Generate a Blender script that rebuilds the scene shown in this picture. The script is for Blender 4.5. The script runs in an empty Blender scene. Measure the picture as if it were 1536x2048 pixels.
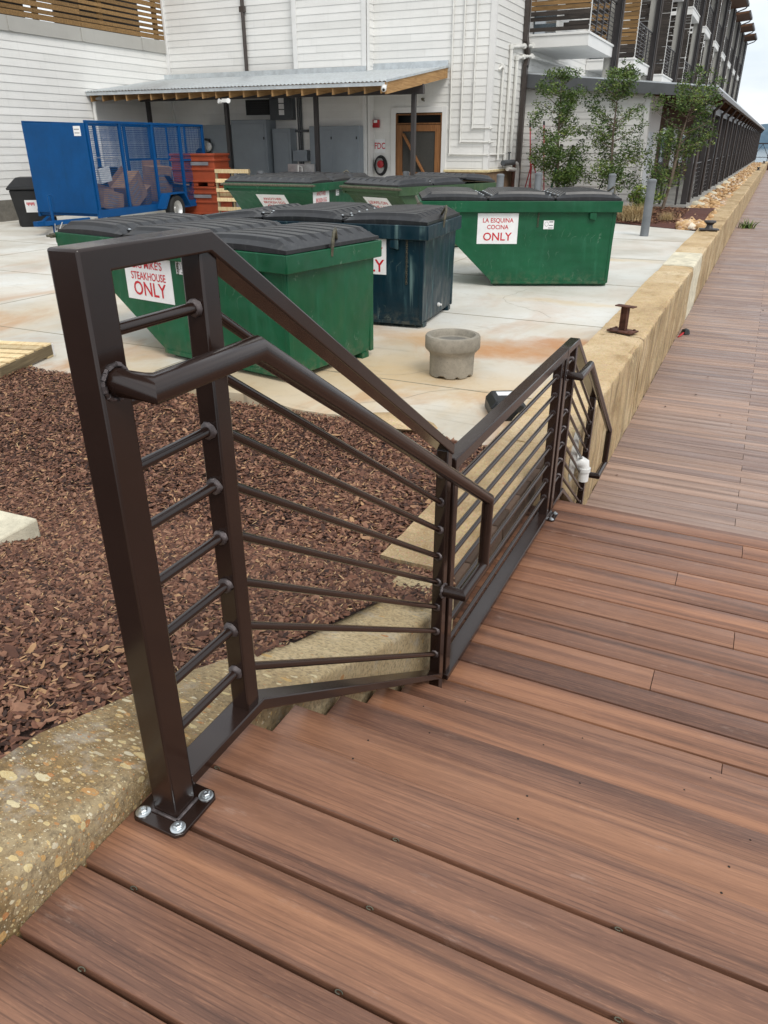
import bpy, math, random
import numpy as np
from mathutils import Vector, Matrix
random.seed(7); RNG = np.random.default_rng(7)
SC = bpy.context.scene
COL = SC.collection
R = math.radians

# ------------------------------------------------------------------ camera, sky, sun, exposure
cam = bpy.data.cameras.new('camera'); camo = bpy.data.objects.new('camera', cam); COL.objects.link(camo)
camo.location = (0, 0, 1.16); camo.rotation_euler = (R(90 - 26.5), 0, R(25.66))
cam.sensor_fit = 'VERTICAL'; cam.sensor_height = 36.0; cam.lens = 26.0
cam.clip_start = 0.02; cam.clip_end = 6000
SC.camera = camo
SUN_EL, SUN_AZ = 50, 130          # azimuth clockwise from +Y: behind the camera, to the right
w = bpy.data.worlds.new('World'); SC.world = w; w.use_nodes = True
nt = w.node_tree; nt.nodes.clear()
out = nt.nodes.new('ShaderNodeOutputWorld')
sky = nt.nodes.new('ShaderNodeTexSky'); sky.sky_type = 'NISHITA'; sky.sun_disc = False
sky.sun_elevation = R(SUN_EL); sky.sun_rotation = R(SUN_AZ)
bgs = nt.nodes.new('ShaderNodeBackground'); bgs.inputs['Strength'].default_value = 0.10
nt.links.new(sky.outputs[0], bgs.inputs[0])
bgc = nt.nodes.new('ShaderNodeBackground'); bgc.inputs['Strength'].default_value = 1.0
tc = nt.nodes.new('ShaderNodeTexCoord'); mp = nt.nodes.new('ShaderNodeMapping'); mp.inputs['Scale'].default_value = (1, 1, 3.2)
nt.links.new(tc.outputs['Generated'], mp.inputs[0])
nz = nt.nodes.new('ShaderNodeTexNoise'); nz.inputs['Scale'].default_value = 2.6; nz.inputs['Detail'].default_value = 7; nz.inputs['Roughness'].default_value = .55
nt.links.new(mp.outputs[0], nz.inputs['Vector'])
cr = nt.nodes.new('ShaderNodeValToRGB'); cr.color_ramp.elements[0].position = .34; cr.color_ramp.elements[1].position = .62
cr.color_ramp.elements[0].color = (.70, .76, .82, 1); cr.color_ramp.elements[1].color = (.93, .95, .97, 1)
nt.links.new(nz.outputs['Fac'], cr.inputs[0]); nt.links.new(cr.outputs[0], bgc.inputs[0])
mx = nt.nodes.new('ShaderNodeMixShader')
cr2 = nt.nodes.new('ShaderNodeValToRGB'); cr2.color_ramp.elements[0].position = .3; cr2.color_ramp.elements[1].position = .5
cr2.color_ramp.elements[0].color = (.72,) * 3 + (1,)
nt.links.new(nz.outputs['Fac'], cr2.inputs[0]); nt.links.new(cr2.outputs[0], mx.inputs[0])
nt.links.new(bgs.outputs[0], mx.inputs[1]); nt.links.new(bgc.outputs[0], mx.inputs[2]); nt.links.new(mx.outputs[0], out.inputs[0])
sun = bpy.data.lights.new('sun', 'SUN'); sun.energy = 1.5; sun.angle = R(24); sun.color = (1, .96, .9)
suno = bpy.data.objects.new('sun', sun); COL.objects.link(suno)
suno.rotation_euler = (R(90 - SUN_EL), 0, R(180 - SUN_AZ))
SC.view_settings.view_transform = 'Standard'; SC.view_settings.look = 'None'
SC.view_settings.exposure = 0.36; SC.view_settings.gamma = 1.0

# ------------------------------------------------------------------ helpers
def lin(r, g, b):
    f = lambda c: ((c / 255 + .055) / 1.055) ** 2.4 if c > 10 else c / 255 / 12.92
    return (f(r), f(g), f(b), 1)

class M:
    """small node DSL around one Principled material"""
    def __init__(s, name, color=(.5, .5, .5, 1), rough=.6, metal=0, spec=.5, coat=0):
        s.mat = bpy.data.materials.new(name); s.mat.use_nodes = True; s.nt = s.mat.node_tree
        s.b = s.nt.nodes['Principled BSDF']
        s.set('Base Color', color); s.set('Roughness', rough); s.set('Metallic', metal); s.set('Specular IOR Level', spec)
        if coat: s.set('Coat Weight', coat); s.set('Coat Roughness', .12)
    def set(s, k, v):
        if hasattr(v, 'is_output'): s.nt.links.new(v, s.b.inputs[k])
        else: s.b.inputs[k].default_value = v
    def n(s, t, **kw):
        nd = s.nt.nodes.new(t)
        for k, v in kw.items():
            if k.startswith('p_'): setattr(nd, k[2:], v)
            else:
                key = int(k[1:]) if k[0] == 'i' and k[1:].isdigit() else k.replace('_', ' ')
                if hasattr(v, 'is_output'): s.nt.links.new(v, nd.inputs[key])
                else: nd.inputs[key].default_value = v
        return nd
    def pos(s, scale=(1, 1, 1), rnd=False, loc=(0, 0, 0), geo=False):
        v = s.n('ShaderNodeTexCoord').outputs['Object']
        if geo: v = s.n('ShaderNodeNewGeometry').outputs['Position']
        if rnd:
            a = s.attr('rnd'); c = s.n('ShaderNodeVectorMath', p_operation='SCALE', i0=(37.1, 91.7, 53.3)); s.nt.links.new(a, c.inputs['Scale'])
            v = s.n('ShaderNodeVectorMath', p_operation='ADD', i0=v, i1=c.outputs[0]).outputs[0]
        return s.n('ShaderNodeMapping', Vector=v, Scale=scale, Location=loc).outputs[0]
    def attr(s, name): return s.n('ShaderNodeAttribute', p_attribute_name=name).outputs['Fac']
    def noise(s, vec, scale=5, detail=5, rough=.55, dist=0):
        return s.n('ShaderNodeTexNoise', Vector=vec, Scale=scale, Detail=detail, Roughness=rough, Distortion=dist).outputs['Fac']
    def vor(s, vec, scale, feature='F1', outp='Distance', rand=1):
        return s.n('ShaderNodeTexVoronoi', p_feature=feature, Vector=vec, Scale=scale, Randomness=rand).outputs[outp]
    def ramp(s, fac, *stops, interp='LINEAR'):
        nd = s.n('ShaderNodeValToRGB', Fac=fac); r = nd.color_ramp; r.interpolation = interp
        while len(r.elements) < len(stops): r.elements.new(.5)
        for e, (p, c) in zip(r.elements, stops):
            e.position = p; e.color = c if len(c) == 4 else (*c, 1)
        return nd.outputs[0]
    def step(s, fac, a, b): return s.ramp(fac, (a, (0, 0, 0)), (b, (1, 1, 1)))
    def mix(s, fac, a, b, blend='MIX'):
        nd = s.n('ShaderNodeMix', p_data_type='RGBA', p_blend_type=blend)
        for sock, v in ((nd.inputs[0], fac), (nd.inputs[6], a), (nd.inputs[7], b)):
            if hasattr(v, 'is_output'): s.nt.links.new(v, sock)
            else: sock.default_value = v
        return nd.outputs[2]
    def math(s, op, a, b=0.5): return s.n('ShaderNodeMath', p_operation=op, i0=a, i1=b).outputs[0]
    def bump(s, h, strength=.5, dist=.01):
        last = s.b.inputs['Normal'].links[0].from_socket if s.b.inputs['Normal'].links else None
        nd = s.n('ShaderNodeBump', Strength=strength, Distance=dist, Height=h)
        if last: s.nt.links.new(last, nd.inputs['Normal'])
        s.set('Normal', nd.outputs[0])

def paint(name, c, rough=.5, var=.12, scale=3, spec=.5, metal=0, coat=0, dirt=None, bump=0.0):
    m = M(name, c, rough, metal, spec, coat); v = m.pos()
    n = m.noise(v, scale, 6, .6)
    dark = tuple(x * (1 - var * 2) for x in c[:3]) + (1,); lite = tuple(min(1, x * (1 + var)) for x in c[:3]) + (1,)
    col = m.ramp(n, (.3, dark), (.7, lite))
    if dirt is not None:
        n2 = m.noise(m.pos((1, 1, .25)), scale * 4, 8, .7); col = m.mix(m.step(n2, .55, .75), col, dirt)
    m.set('Base Color', col); m.set('Roughness', m.math('MULTIPLY_ADD', n, .2)); m.b.inputs['Roughness'].links[0].from_node.inputs[2].default_value = rough - .1
    if bump: m.bump(m.noise(v, scale * 30, 3), bump, .002)
    return m.mat

class G:
    """mesh collector: boxes, beams, tubes, lathes, prisms -> one object"""
    def __init__(s): s.v = []; s.f = []; s.r = []; s.mi = []; s.rnd = 0.0; s.m = 0
    def add(s, vs, fs):
        o = len(s.v); s.v += [tuple(map(float, p)) for p in vs]
        for f in fs: s.f.append([i + o for i in f]); s.r.append(s.rnd); s.mi.append(s.m)
        return s
    def box(s, c, d, rz=0, rot=None):
        x, y, z = d[0] / 2, d[1] / 2, d[2] / 2
        vs = [Vector(p) for p in ((-x, -y, -z), (x, -y, -z), (x, y, -z), (-x, y, -z), (-x, -y, z), (x, -y, z), (x, y, z), (-x, y, z))]
        mt = (rot if rot is not None else Matrix.Rotation(rz, 3, 'Z'))
        c = Vector(c)
        return s.add([mt @ p + c for p in vs], [(3, 2, 1, 0), (4, 5, 6, 7), (0, 1, 5, 4), (1, 2, 6, 5), (2, 3, 7, 6), (3, 0, 4, 7)])
    def bx(s, x0, x1, y0, y1, z0, z1): return s.box(((x0 + x1) / 2, (y0 + y1) / 2, (z0 + z1) / 2), (abs(x1 - x0), abs(y1 - y0), abs(z1 - z0)))
    def beam(s, p0, p1, wd, ht, up=(0, 0, 1), ext=0):
        p0, p1 = Vector(p0), Vector(p1); d = p1 - p0; L = d.length; d.normalize()
        sd = d.cross(Vector(up)).normalized(); u = sd.cross(d)
        mt = Matrix((d, sd, u)).transposed()
        return s.box((p0 + p1) / 2, (L + 2 * ext, wd, ht), rot=mt)
    def tube(s, pts, r, n=10, cap=True):
        pts = [Vector(p) for p in pts]; k = len(pts); rr = r if isinstance(r, (list, tuple)) else [r] * k
        dirs = [(pts[i + 1] - pts[i]).normalized() for i in range(k - 1)]
        a = dirs[0].orthogonal().normalized(); vs = []
        for i, p in enumerate(pts):
            d0 = dirs[max(i - 1, 0)]; d1 = dirs[min(i, k - 2)]; t = (d0 + d1).normalized()
            a = (a - d1 * a.dot(d1)).normalized() if i else a
            b = d1.cross(a).normalized()
            for j in range(n):
                th = 2 * math.pi * j / n; o = a * math.cos(th) * rr[i] + b * math.sin(th) * rr[i]
                den = d1.dot(t)
                o = o - d1 * (o.dot(t) / den) if den > .2 else o   # mitre
                vs.append(p + o)
        fs = [(i * n + j, i * n + (j + 1) % n, (i + 1) * n + (j + 1) % n, (i + 1) * n + j) for i in range(k - 1) for j in range(n)]
        if cap: fs += [tuple(range(n - 1, -1, -1)), tuple(range((k - 1) * n, k * n))]
        return s.add(vs, fs)
    def lathe(s, prof, n=24, c=(0, 0, 0)):
        vs = [(c[0] + r * math.cos(2 * math.pi * j / n), c[1] + r * math.sin(2 * math.pi * j / n), c[2] + z) for r, z in prof for j in range(n)]
        k = len(prof)
        fs = [(i * n + j, i * n + (j + 1) % n, (i + 1) * n + (j + 1) % n, (i + 1) * n + j) for i in range(k - 1) for j in range(n)]
        return s.add(vs, fs + [tuple(range(n - 1, -1, -1)), tuple(range((k - 1) * n, k * n))])
    def prism(s, poly, axis, a0, a1):
        def P(p, a): return {'x': (a, p[0], p[1]), 'y': (p[0], a, p[1]), 'z': (p[0], p[1], a)}[axis]
        n = len(poly)
        return s.add([P(p, a0) for p in poly] + [P(p, a1) for p in poly],
                     [tuple(range(n - 1, -1, -1)), tuple(range(n, 2 * n))] + [(i, (i + 1) % n, n + (i + 1) % n, n + i) for i in range(n)])
    def quad(s, *p): return s.add(p, [tuple(range(len(p)))])
    def siding_x(s, x0, x1, y, z0, z1, side=-1, e=.18, lap=.014): return s._siding(lambda u, o, z: (u, y + side * o, z), x0, x1, z0, z1, e, lap)
    def siding_y(s, y0, y1, x, z0, z1, side=1, e=.18, lap=.014): return s._siding(lambda u, o, z: (x + side * o, u, z), y0, y1, z0, z1, e, lap)
    def _siding(s, P, u0, u1, z0, z1, e, lap):
        """lap boards of random length, each with its own tone and a hair of waviness, butted with a thin joint"""
        z = math.floor(z0 / e) * e; q = random.Random(int(u0 * 10) + 77)
        while z < z1 - 1e-4:
            a, b = max(z, z0), min(z + e, z1); u = u0
            while u < u1 - 1e-4:
                v = min(u1, u + (q.uniform(.5, 3.6) if u == u0 else 3.66)); s.rnd = q.random(); w = v - (.004 if v < u1 else 0); da, db = q.uniform(-.003, .003), q.uniform(-.003, .003)
                if u1 - u0 < 2: v = w = u1; da = db = 0
                s.quad(P(u, lap, a + da), P(w, lap, a + db), P(w, 0, b + .004), P(u, 0, b + .004)); s.quad(P(u, 0, a + da), P(w, 0, a + db), P(w, lap, a + db), P(u, lap, a + da)); u = v
            s.quad(P(u0, -.003, a), P(u1, -.003, a), P(u1, -.003, b), P(u0, -.003, b)); z += e
        return s
    def obj(s, name, mat, parent=None, loc=None, rz=0, smooth=35, bevel=0, fix=True, seg=2):
        me = bpy.data.meshes.new(name); me.from_pydata(s.v, [], s.f)
        for mm in (mat if isinstance(mat, (list, tuple)) else [mat]): me.materials.append(mm)
        if any(s.mi): me.polygons.foreach_set('material_index', s.mi)
        at = me.attributes.new('rnd', 'FLOAT', 'FACE'); at.data.foreach_set('value', s.r)
        if fix:
            import bmesh
            b = bmesh.new(); b.from_mesh(me); bmesh.ops.recalc_face_normals(b, faces=b.faces); b.to_mesh(me); b.free()
        if smooth:
            me.polygons.foreach_set('use_smooth', [True] * len(me.polygons)); me.set_sharp_from_angle(angle=R(smooth))
        return link(name, me, parent, loc, rz, bevel, seg)

def link(name, me, parent=None, loc=None, rz=0, bevel=0, seg=2):
    o = bpy.data.objects.new(name, me); COL.objects.link(o)
    if parent: o.parent = parent
    if loc: o.location = loc
    if rz: o.rotation_euler.z = rz
    if bevel:
        md = o.modifiers.new('bevel', 'BEVEL'); md.width = bevel; md.segments = seg; md.limit_method = 'ANGLE'; md.angle_limit = R(40); md.harden_normals = False
    return o
def np_mesh(name, V, F, mat, rnd=None, parent=None, smooth=False):
    me = bpy.data.meshes.new(name); V = np.asarray(V, np.float32); F = np.asarray(F, np.int32); k = F.shape[1]
    me.vertices.add(len(V)); me.vertices.foreach_set('co', V.ravel())
    me.loops.add(F.size); me.loops.foreach_set('vertex_index', F.ravel())
    me.polygons.add(len(F)); me.polygons.foreach_set('loop_start', np.arange(0, F.size, k, dtype=np.int32))
    if smooth: me.polygons.foreach_set('use_smooth', np.ones(len(F), bool))
    me.update(calc_edges=True); me.validate()
    if rnd is not None:
        at = me.attributes.new('rnd', 'FLOAT', 'FACE'); at.data.foreach_set('value', np.asarray(rnd, np.float32))
    me.materials.append(mat)
    return link(name, me, parent)
def thing(name, label, cat, loc=(0, 0, 0), rz=0, group=None):
    o = bpy.data.objects.new(name, None); COL.objects.link(o); o.location = loc; o.rotation_euler.z = rz; o.empty_display_size = .1
    return tag(o, label, cat, group)
def tag(o, label, cat, group=None, kind=None):
    o['label'] = label; o['category'] = cat
    if group: o['group'] = group
    if kind: o['kind'] = kind
    return o
def structure(o): o['kind'] = 'structure'; return o
def stuff(o, label, cat): return tag(o, label, cat, None, 'stuff')
def dup(root, loc, rz=None, label=None):
    def cp(o, par):
        c = o.copy(); COL.objects.link(c)
        if par: c.parent = par
        for ch in o.children: cp(ch, c)
        return c
    r = cp(root, None); r.location = loc
    if rz is not None: r.rotation_euler.z = rz
    if label: r['label'] = label
    return r
def lettering(lines, mat, parent, origin, right, up, name='lettering', depth=.0015):
    """lines = (text, size, centre_x, baseline_y, x_squeeze) on the plane origin + x*right + y*up; one mesh"""
    right, up = Vector(right).normalized(), Vector(up).normalized(); nrm = right.cross(up); V = []; F = []
    for txt, size, cx, by, sq in lines:
        cu = bpy.data.curves.new('text', 'FONT'); cu.body = txt; cu.size = size; cu.align_x = 'CENTER'; cu.resolution_u = 3; cu.offset = size * .012
        to = bpy.data.objects.new('text', cu); COL.objects.link(to)
        me = to.to_mesh(); o = len(V)
        for v in me.vertices: V.append(Vector(origin) + right * (cx + v.co.x * sq) + up * (by + v.co.y) + nrm * depth)
        for p in me.polygons: F.append([i + o for i in p.vertices])
        to.to_mesh_clear(); bpy.data.objects.remove(to); bpy.data.curves.remove(cu)
    g = G(); g.add(V, F); return g.obj(name, mat, parent, smooth=0, fix=False)

# ------------------------------------------------------------------ materials
def deck_mat(name, c_dark, c_mid, c_lite, rough):
    m = M(name, rough=rough, spec=.4)
    a = m.noise(m.pos((.38, 15, 15), rnd=True), 1, 3, .5, .9); b = m.noise(m.pos((1.4, 60, 60), rnd=True), 1, 5, .65, 1.2)
    c = m.noise(m.pos((15, 300, 300), rnd=True), 1, 3, .6); d = m.noise(m.pos((26, 240, 240), rnd=True), 1, 3, .7)
    col = m.ramp(a, (.30, c_dark), (.47, c_mid), (.64, c_lite))
    col = m.mix(.22, col, m.ramp(b, (.36, c_dark), (.60, c_lite)))
    t = m.ramp(m.attr('rnd'), (0, (.80, .80, .84)), (.35, (.94, .93, .94)), (.65, (1.06, 1.04, 1.0)), (1, (1.26, 1.19, 1.10)))
    col = m.mix(1, col, t, 'MULTIPLY')
    # embossed grain: thin long dark lines bending in cathedrals
    wv = m.n('ShaderNodeTexWave', p_wave_type='BANDS', p_bands_direction='Y', Vector=m.pos((.62, 6.0, 6.0), rnd=True), Scale=4.6, Distortion=10, Detail=2, Detail_Scale=.55, Detail_Roughness=.45).outputs['Fac']
    lines = m.math('MULTIPLY', m.step(wv, .86, .99), m.step(m.noise(m.pos((1.0, 8, 8), rnd=True), 1, 2), .46, .60))
    dk = tuple(x * .42 for x in c_dark[:3]) + (1,)
    col = m.mix(m.math('MULTIPLY', lines, .36), col, dk)
    grain = m.step(c, .53, .66)
    col = m.mix(m.math('MULTIPLY', grain, .22), col, tuple(x * .62 for x in c_dark[:3]) + (1,))
    col = m.mix(m.math('MULTIPLY', m.step(m.math('SUBTRACT', 1.0, c), .56, .70), .22), col, tuple(min(1, x * 1.5) for x in c_lite[:3]) + (1,))
    col = m.mix(m.math('MULTIPLY', m.step(d, .58, .74), .28), col, tuple(min(1, x * 1.35) for x in c_lite[:3]) + (1,))
    scf = m.step(m.noise(m.pos((1.6, 5.2, 1)), 3.2, 9, .75), .60, .74)             # pale scuffs and dried water film
    col = m.mix(m.math('MULTIPLY', scf, .32), col, lin(190, 168, 154))
    m.set('Base Color', col)
    wet = m.noise(m.pos(), 1.6, 6, .6)
    m.set('Roughness', m.ramp(wet, (.35, (rough - .14,) * 3), (.65, (rough + .12,) * 3)))
    m.bump(lines, -.6, .0012); m.bump(c, .45, .0009); m.bump(d, .25, .0006)
    return m.mat
DECK = deck_mat('composite_deck', lin(82, 59, 50), lin(124, 88, 70), lin(156, 113, 87), .42)
OLDDECK = deck_mat('weathered_deck', lin(108, 91, 84), lin(144, 121, 110), lin(162, 139, 127), .52)
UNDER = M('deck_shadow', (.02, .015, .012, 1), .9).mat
BRONZE = paint('bronze_powder_coat', lin(40, 27, 22), .19, .12, 4, .5, coat=.0, bump=.02)
WELD = paint('weld_bead', lin(104, 96, 96), .3, .35, 60, .5, metal=.55, bump=.5)
ZINC = paint('zinc_bolt', (.62, .66, .68, 1), .3, .15, 30, .5, metal=.9)
GALV = paint('galvanised_sheet', (.60, .64, .66, 1), .38, .10, 6, .5, metal=.55)

def conc_near():
    m = M('aggregate_concrete', rough=.88, spec=.25)
    yy = m.n('ShaderNodeSeparateXYZ', Vector=m.pos()).outputs['Y']
    far = m.ramp(m.math('MULTIPLY', yy, .4), (.34, (0, 0, 0)), (.56, (1, 1, 1)))                  # the lower stretch is a cleaner sandy render
    n = m.noise(m.pos(), 3.0, 8, .65); n2 = m.noise(m.pos(), 70, 5, .75); n3 = m.noise(m.pos(), 8, 7, .7)
    c0 = m.ramp(n, (.34, lin(100, 92, 78)), (.48, lin(142, 116, 78)), (.64, lin(170, 152, 120)))
    c1 = m.ramp(n, (.32, lin(180, 156, 116)), (.66, lin(212, 192, 154)))
    col = m.mix(far, c0, c1)
    col = m.mix(m.math('MULTIPLY', m.step(n2, .46, .64), .62), col, lin(92, 80, 64))
    col = m.mix(m.math('MULTIPLY', m.step(n3, .56, .68), .6), col, lin(182, 174, 160))
    reg = m.math('SUBTRACT', 1.0, m.math('MULTIPLY', far, .82))
    for k, (sc, th, sel, amt) in enumerate(((27, .34, .44, .92), (42, .36, .46, .92), (100, .36, .46, .85), (240, .40, .40, .65))):
        wob = m.n('ShaderNodeVectorMath', p_operation='MULTIPLY', i0=m.n('ShaderNodeTexNoise', Vector=m.pos(), Scale=sc * 1.6).outputs['Color'], i1=(.5 / sc,) * 3).outputs[0]
        vv = m.n('ShaderNodeVectorMath', p_operation='ADD', i0=m.pos((.72, 1.5, 1.3)), i1=wob).outputs[0]
        vo = m.n('ShaderNodeTexVoronoi', Vector=vv, Scale=sc, Randomness=1.0)
        on = m.n('ShaderNodeSeparateColor', Color=vo.outputs['Color'])
        size = m.math('MULTIPLY', on.outputs[2], th)
        mask = m.math('MULTIPLY', m.math('LESS_THAN', vo.outputs['Distance'], m.math('ADD', size, th * .28)), m.math('LESS_THAN', on.outputs[0], m.math('MULTIPLY', reg, sel)))
        pc = m.ramp(on.outputs[1], (.10, lin(186, 128, 82)), (.30, lin(208, 172, 112)), (.55, lin(222, 206, 158)), (.80, lin(230, 222, 196)), (.95, lin(168, 150, 120)))
        pc = m.mix(m.math('MULTIPLY', n2, .35), pc, lin(150, 120, 80))
        col = m.mix(m.math('MULTIPLY', mask, amt), col, pc); m.bump(mask, .5 if k < 3 else .2, .003)
    m.set('Base Color', col); m.bump(n2, .9, .006); m.bump(n3, .5, .01)
    return m.mat
AGG = conc_near()
def conc_wall():
    m = M('sandy_concrete', rough=.9, spec=.25)
    n = m.noise(m.pos(), 1.1, 8, .65); n2 = m.noise(m.pos(), 38, 5, .7); n3 = m.noise(m.pos((6, 6, .5)), 2.2, 6, .65)
    col = m.ramp(n, (.30, lin(150, 126, 94)), (.5, lin(192, 167, 129)), (.72, lin(216, 197, 164)))
    col = m.mix(m.math('MULTIPLY', m.step(n2, .50, .68), .5), col, lin(150, 120, 78))
    col = m.mix(m.math('MULTIPLY', m.step(m.noise(m.pos((.5, .25, .5)), 5, 7, .7), .53, .66), .55), col, lin(132, 104, 66))
    nz = m.n('ShaderNodeSeparateXYZ', Vector=m.n('ShaderNodeNewGeometry').outputs['Normal']).outputs['Z']
    side = m.math('LESS_THAN', nz, .5)
    strk = m.math('MULTIPLY', m.step(n3, .44, .62), side)                        # runoff streaks on the face
    col = m.mix(m.math('MULTIPLY', strk, .7), col, lin(112, 98, 76))
    g2 = m.noise(m.pos(), 130, 4, .75); col = m.mix(m.math('MULTIPLY', m.step(g2, .52, .66), .45), col, lin(128, 100, 66)); col = m.mix(m.math('MULTIPLY', m.step(m.math('SUBTRACT', 1.0, g2), .55, .66), .4), col, lin(236, 218, 184))
    peb = m.n('ShaderNodeTexVoronoi', Vector=m.pos(), Scale=70, Randomness=1)
    col = m.mix(m.math('MULTIPLY', m.math('LESS_THAN', peb.outputs['Distance'], .30), .4), col, peb.outputs['Color'], 'SOFT_LIGHT')
    m.set('Base Color', col); m.bump(n2, .9, .008); m.bump(m.noise(m.pos(), 9, 5), .6, .02); m.bump(m.noise(m.pos(), 170, 3), .4, .002)
    return m.mat
TANC = conc_wall()
def slab_mat():
    m = M('yard_concrete', rough=.75, spec=.35)
    n = m.noise(m.pos(), .45, 9, .62, .3); n2 = m.noise(m.pos(), 9, 7, .7); n3 = m.noise(m.pos((1, .5, 1), loc=(3, 1, 0)), .55, 8, .62, .6)
    col = m.ramp(n, (.32, lin(178, 174, 162)), (.5, lin(204, 203, 196)), (.68, lin(214, 216, 213)))
    # rust-tan wash close to the wall and the mulch bed, where the run-off stands
    sep = m.n('ShaderNodeSeparateXYZ', Vector=m.pos())
    near = m.ramp(m.math('MULTIPLY', sep.outputs['Y'], .1), (.40, (1, 1, 1)), (1.0, (.16, .16, .16)))
    col = m.mix(m.math('MULTIPLY', m.math('MULTIPLY', m.step(n3, .36, .56), near), .75), col, lin(194, 170, 132))
    col = m.mix(m.math('MULTIPLY', m.math('MULTIPLY', m.step(m.noise(m.pos((1, .6, 1), loc=(9, 4, 0)), .9, 8, .6, .8), .50, .62), near), .7), col, lin(176, 126, 76))
    wob = m.n('ShaderNodeTexNoise', Vector=m.pos(), Scale=1.7, Detail=7.0, Roughness=.65).outputs['Color']
    for cx, cy, sx, sy, cc, amt in ((-2.05, 6.95, 1.05, .50, lin(182, 126, 72), .85), (-1.60, 7.35, .50, .35, lin(176, 116, 60), .8), (-2.7, 5.7, 1.9, .8, lin(198, 170, 126), .75), (-3.0, 7.1, .8, .6, lin(192, 150, 98), .6), (-1.9, 9.6, 1.4, .25, lin(206, 182, 142), .5), (-2.3, 13.8, 1.3, .35, lin(200, 176, 134), .6), (-4.4, 4.9, 1.6, .4, lin(190, 166, 126), .6)):
        q = m.n('ShaderNodeVectorMath', p_operation='MULTIPLY', i0=m.n('ShaderNodeVectorMath', p_operation='ADD', i0=m.pos((1, 1, 0), loc=(-cx - .5, -cy - .5, 0)), i1=wob).outputs[0], i1=(1 / sx, 1 / sy, 0)).outputs[0]
        dd = m.n('ShaderNodeVectorMath', p_operation='LENGTH', i0=q).outputs['Value']
        col = m.mix(m.math('MULTIPLY', m.ramp(dd, (.25, (1, 1, 1)), (.95, (0, 0, 0))), m.math('MULTIPLY', m.ramp(n2, (.34, (.7, .7, .7)), (.6, (1, 1, 1))), amt)), col, cc)
    col = m.mix(m.math('MULTIPLY', m.step(n2, .56, .72), .25), col, lin(150, 142, 126))
    col = m.mix(m.math('MULTIPLY', m.step(m.noise(m.pos((.35, 2.5, 1)), 1.6, 7, .68, 1), .60, .72), .4), col, lin(134, 122, 102))
    m.set('Base Color', col); m.bump(n2, .3, .004); m.bump(m.noise(m.pos(), 120, 3), .3, .0015)
    m.set('Roughness', m.ramp(n, (.35, (.5,) * 3), (.6, (.85,) * 3)))
    return m.mat
SLAB = slab_mat()
def plain_conc(name, c, b=.5):
    m = M(name, rough=.88, spec=.3); n = m.noise(m.pos(), 6, 8, .7); n2 = m.noise(m.pos(), 60, 4, .7)
    col = m.ramp(n, (.3, tuple(x * .62 for x in c[:3])), (.7, tuple(min(1, x * 1.12) for x in c[:3])))
    col = m.mix(m.math('MULTIPLY', m.step(n2, .54, .7), .5), col, tuple(x * .5 for x in c[:3]) + (1,))
    m.set('Base Color', col); m.bump(n2, b, .004); m.bump(n, b, .01); return m.mat
POTC = plain_conc('planter_concrete', lin(150, 143, 130)); PALE = plain_conc('pale_stone', lin(220, 212, 188)); GREYC = plain_conc('grey_block', lin(120, 116, 108))
def rnd_mat(name, stops, rough=.8, bump=0, sub=None):
    m = M(name, rough=rough, spec=.3); col = m.ramp(m.attr('rnd'), *stops)
    n = m.noise(m.pos(), 40, 5, .7); col = m.mix(.5, col, m.ramp(n, (.3, (.55, .55, .55)), (.7, (1.25, 1.25, 1.25))), 'MULTIPLY')
    m.set('Base Color', col)
    if bump: m.bump(n, bump, .004)
    if sub: m.set('Subsurface Weight', 0)
    return m.mat
CHIP = rnd_mat('bark_chips', ((0, lin(48, 31, 24)), (.30, lin(90, 58, 44)), (.62, lin(118, 79, 60)), (.88, lin(148, 110, 87)), (.96, lin(176, 138, 98)), (1, lin(206, 172, 128))), .62, .5)
SOIL = paint('mulch_soil', lin(60, 38, 30), .9, .4, 30, bump=1.0)
ROCK = rnd_mat('river_rock', ((0, lin(150, 112, 74)), (.3, lin(196, 156, 108)), (.6, lin(212, 182, 140)), (.85, lin(178, 140, 108)), (1, lin(228, 216, 196))), .8, .3)
LEAF = rnd_mat('holly_leaf', ((0, lin(44, 64, 28)), (.4, lin(76, 100, 46)), (.75, lin(108, 126, 62)), (1, lin(152, 158, 90))), .45)
LEAFY = rnd_mat('yellow_green_leaf', ((0, lin(54, 76, 30)), (.5, lin(104, 126, 50)), (1, lin(176, 176, 78))), .5)
STRAW = rnd_mat('dry_grass_blade', ((0, lin(140, 116, 80)), (.6, lin(190, 166, 122)), (1, lin(214, 196, 156))), .8)
BARK = paint('tree_bark', lin(112, 98, 84), .85, .3, 18, bump=.6)
def siding_mat(name, c):
    m = M(name, c, .55, spec=.35); n = m.noise(m.pos((.3, .3, .8)), 2.0, 7, .65); n2 = m.noise(m.pos((6, 6, .35)), 1.6, 6, .7)
    col = m.ramp(n, (.3, tuple(x * .90 for x in c[:3])), (.65, c[:3]))
    col = m.mix(m.math('MULTIPLY', m.step(n2, .56, .74), .22), col, tuple(x * .62 for x in c[:3]) + (1,))
    col = m.mix(1, col, m.ramp(m.attr('rnd'), (0, (.93, .93, .925)), (1, (1.03, 1.03, 1.03))), 'MULTIPLY')
    m.set('Base Color', col); m.bump(m.noise(m.pos((1, 1, 8)), 22, 4), .12, .002); return m.mat
SIDING = siding_mat('white_lap_siding', (.80, .79, .76, 1)); TRIM = siding_mat('white_trim', (.82, .81, .79, 1)); GREYTRIM = siding_mat('warm_grey_band', (.46, .445, .41, 1))
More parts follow.
